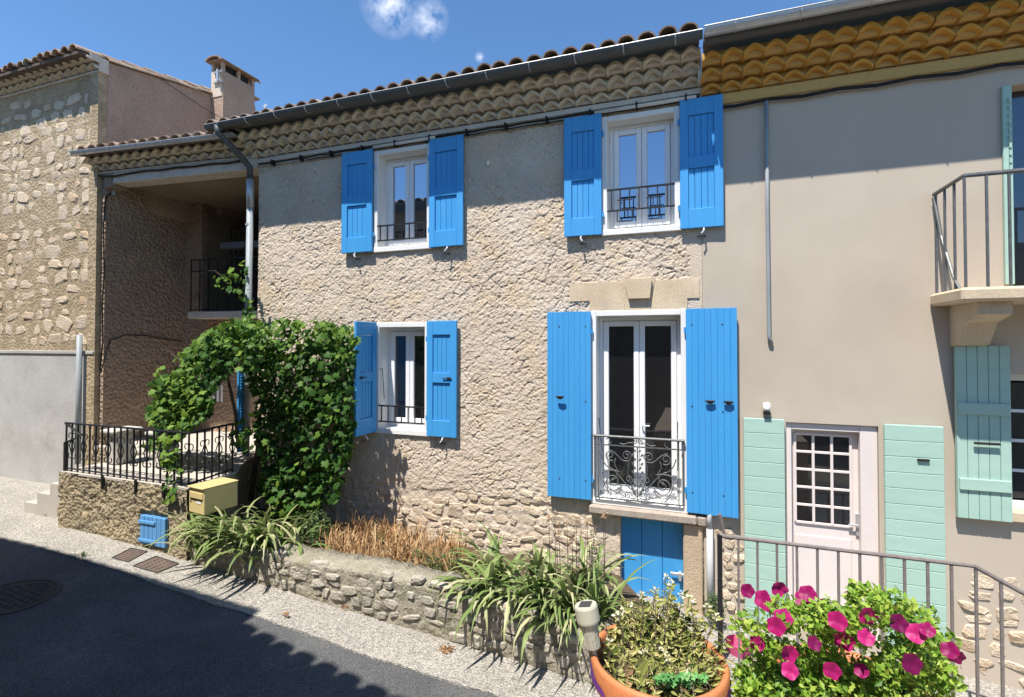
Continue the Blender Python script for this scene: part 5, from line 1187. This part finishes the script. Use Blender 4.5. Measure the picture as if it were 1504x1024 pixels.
for sidx in range(150):
    a = r_.uniform(0, 6.28); rr = PR*.86*math.sqrt(r_.random()); b = Vector((pc.x+rr*math.cos(a), pc.y+rr*math.sin(a), pb+hp_*.86))
    if sidx < len(tops_px):
        px, py = tops_px[sidx]; top = PD(px, py, D0+.06+r_.uniform(0, .12)); b = Vector((pc.x+(top.x-pc.x)*.5, pc.y+.05, pb+hp_*.86))
    else:
        out = Vector((math.cos(a), math.sin(a), 0)); hmax = .08+.14*max(0, math.sin(a)); top = b+out*(r_.uniform(-.02, .06) if math.sin(a) > -.2 else r_.uniform(-.08, .0))+Vector((r_.gauss(0, .02), 0, r_.uniform(.05, hmax)))
    md = b.lerp(top, .5)+Vector((r_.gauss(0, .01), r_.gauss(0, .01), .01)); stemsG.tube([b, md, top], [.0028, .0024, .0015], 4, cap=False)
    dried = r_.random() < .33; nl_ = int((top-b).length*95)+3
    for j in range(nl_):
        t = (j+.5)/nl_; p = b.lerp(top, t); az = j*2.4+sidx; d = (math.cos(az), math.sin(az), r_.uniform(-.2, .9))
        leaf_add(p, d, r_.uniform(.018, .050)*(1.15-.4*t), min(1, max(0, (r_.uniform(.6, 1) if dried else r_.gauss(.42, .26)))), SV, SF, ST, r_.uniform(.09, .24))
    if sidx < len(tops_px)+8:
        bs = bushy('seed_head', pp, [((top.x, top.y, top.z), (.010, .010, .010), 1)], 'blossom', 200+sidx, 14, (.010, .018), .5)
tag(obj('stem', stemsG, 'straw' if False else 'bark', pp, recalc=False), kind='stuff')
tag(place('foliage', tint_mesh('foliage', SV, SF, ST, 'potplant', False), (0, 0, 0), pp), kind='stuff')
for k in range(26):
    a = r_.uniform(0, 6.28); rr = PR*.75*math.sqrt(r_.random()); VV = []; FF = []; TT = []
    p = (pc.x+rr*math.cos(a), pc.y+rr*math.sin(a), pb+hp_*.87+r_.uniform(.005, .05)); leaf_add(p, (r_.gauss(0, 1), r_.gauss(0, 1), r_.uniform(-.2, .8)), r_.uniform(.03, .06), 0.5, VV, FF, TT, .28)
    VA = np.array(VV); c = VA.mean(0); tn = r_.uniform(0, 1); place('withered_leaf', tint_mesh('withered_leaf', VA-c, FF, [tn]*len(VV), 'straw', False), c, pp)
for k in range(9):
    a = vcam+r_.uniform(-.9, .9); rr = PR*.6*math.sqrt(r_.random()); VV = []; FF = []; TT = []
    p = (pc.x+rr*math.cos(a), pc.y+rr*math.sin(a), pb+hp_*.9); leaf_add(p, (r_.gauss(.2, .4), r_.gauss(0, .4), 1), r_.uniform(.06, .09), .5, VV, FF, TT, .24)
    VA = np.array(VV); c = VA.mean(0); place('broad_leaf', tint_mesh('broad_leaf', VA-c, FF, [r_.uniform(.2, .5)]*len(VV), 'potplant', False), c, pp)
cl = thing('clover_patch', (pc.x+.02, pc.y-.1, pb+hp_*.87), 'fresh green clover growing at the front of the terracotta pot', 'plant')
for k in range(46):
    q = PD(r_.uniform(965, 1035), r_.uniform(990, 1006), D0-.14+r_.uniform(-.02, .02)); n3 = (r_.gauss(0, .3), r_.gauss(-.3, .3), 1); VV = []; FF = []
    for j in range(3):
        a = j*2.09+k; m3 = rotm(n3, (math.cos(a), math.sin(a), 0)); lq = np.array([(0, 0, 0), (.45, .5, .05), (.4, .95, 0), (0, .85, -.06), (-.4, .95, 0), (-.45, .5, .05)])*.014; o = len(VV); VV += (lq @ m3.T).tolist(); FF += [(o, o+1, o+2, o+3), (o, o+3, o+4, o+5)]
    place('leaf', tint_mesh('leaf', VV, FF, [r_.uniform(0, 1)]*len(VV), 'clover', False), q, cl)
# solar stake light
s0 = PD(878, 960, D0+.10); s1_ = PD(860, 888, D0+.02)
ax = (s1_-s0).normalized(); sl_t = thing('solar_light', s0-ax*.2, 'pale plastic solar stake light leaning beside the terracotta pot', 'lamp')
Rm = Vector((0, 0, 1)).rotation_difference(Vector((-.20, .02, 1)).normalized()).to_matrix()
def TS(o_): return lambda p: o_+Rm @ p
cr = 17/750*D0*1.02
cap_o = s1_
obj('cap', G().lathe([(0, .0), (cr*.93, -.0), (cr, -.006), (cr*1.0, -.050), (cr*.97, -.056), (cr*.8, -.057), (0, -.057)], (0, 0, 0), 28).xf(TS(cap_o)), 'lamp_cap', sl_t, smooth=False)
obj('solar_panel', G().box(-cr*.5, cr*.5, -cr*.5, cr*.5, .0005, .003).xf(TS(cap_o)), 'solar', sl_t)
tb = obj('lens_tube', G().lathe([(cr*.72, -.0575), (cr*.55, -.145), (0, -.146)], (0, 0, 0), 20).xf(TS(cap_o)), 'clear', sl_t)
for k in range(14):
    a = k*2*math.pi/14; obj('rib', G().tube([(cr*.735*math.cos(a), cr*.735*math.sin(a), -.059), (cr*.565*math.cos(a), cr*.565*math.sin(a), -.144)], .0016, 4).xf(TS(cap_o)), 'lamp_cap', tb)
obj('stake', G().tube([cap_o+Rm @ Vector((0, 0, -.146)), cap_o+Rm @ Vector((0, 0, -.34))], [.008, .003], 8), 'lamp_cap', sl_t)

# ------------------------------------------------------------------ petunia pot
D1 = 1.78; p2c = PD(1245, 1004, D1-.02); R2 = .28
pt2 = thing('petunia_pot', (p2c.x, p2c.y, ZP), 'wide plain terracotta pot overflowing with pink petunias', 'pot')
hp2 = p2c.z-ZP-.02
obj('pot_body', G().lathe([(0, .002), (R2*.62, 0), (R2*.92, hp2*.82), (R2*.98, hp2*.83), (R2, hp2*.97), (R2*.96, hp2), (R2*.9, hp2*.97), (R2*.86, hp2*.8)], (p2c.x, p2c.y, ZP), 48), 'terracotta', pt2, smooth=True)
obj('soil', G().lathe([(0, hp2*.9), (R2*.9, hp2*.88)], (p2c.x, p2c.y, ZP), 24), 'soil', pt2)
pet = thing('petunia_plant', (p2c.x, p2c.y, ZP+hp2*.9), 'bushy bright green petunia covered in magenta flowers', 'plant')
cen = []
r_ = random.Random(5)
for k in range(95):
    px = r_.uniform(1098, 1392); py = 874+40*((px-1245)/145)**2+r_.random()*165; cen.append((tuple(PD(px, py, D1+r_.uniform(-.16, .14))), (.06, .06, .045), 1))
tag(bushy('foliage', pet, cen, 'petunia_leaf', 77, 130, (.014, .034), .5, .25), kind='stuff')
def flower(p, nrm, s, tn):
    n = 25; VV = [(0, 0, -.35)]; 
    for i in range(n): a = 2*math.pi*i/n; rr = 1+.04*math.cos(5*a); VV.append((rr*.45*math.cos(a), rr*.45*math.sin(a), -.08))
    for i in range(n): a = 2*math.pi*i/n; rr = 1+.06*math.cos(5*a)+r_.uniform(-.04, .04); VV.append((rr*math.cos(a), rr*math.sin(a), .12*math.sin(5*a+1)+r_.uniform(-.06, .06)))
    FF = [(0, 1+(i+1) % n, 1+i) for i in range(n)]+[(1+i, 1+(i+1) % n, 1+n+(i+1) % n, 1+n+i) for i in range(n)]
    m3 = rotm(nrm, (0, .2, 1)); VA = (np.array(VV)*s) @ m3.T
    me = tint_mesh('flower', VA, [tuple(reversed(f)) for f in FF], [tn*.4]+[tn*.8]*n+[tn]*n, 'petal', True); place('flower', me, p, pet)
for (px, py) in ((1140, 920), (1150, 908), (1196, 945), (1272, 936), (1340, 975), (1362, 925), (1345, 930), (1186, 872), (1098, 868), (1145, 866), (1265, 985), (1160, 985), (1255, 880), (1295, 890), (1405, 965), (1112, 945), (1300, 898), (1180, 880), (1130, 890), (1230, 912), (1160, 960), (1395, 955), (1275, 905), (1222, 985), (1240, 940), (1320, 915), (1210, 890), (1120, 880)):
    d = D1+r_.uniform(-.22, -.14) if py > 900 else D1+r_.uniform(-.02, .08); flower(PD(px, py, d), (r_.gauss(-.1, .35), -1, r_.gauss(.45, .35)), r_.uniform(.020, .031), r_.uniform(0, .8))
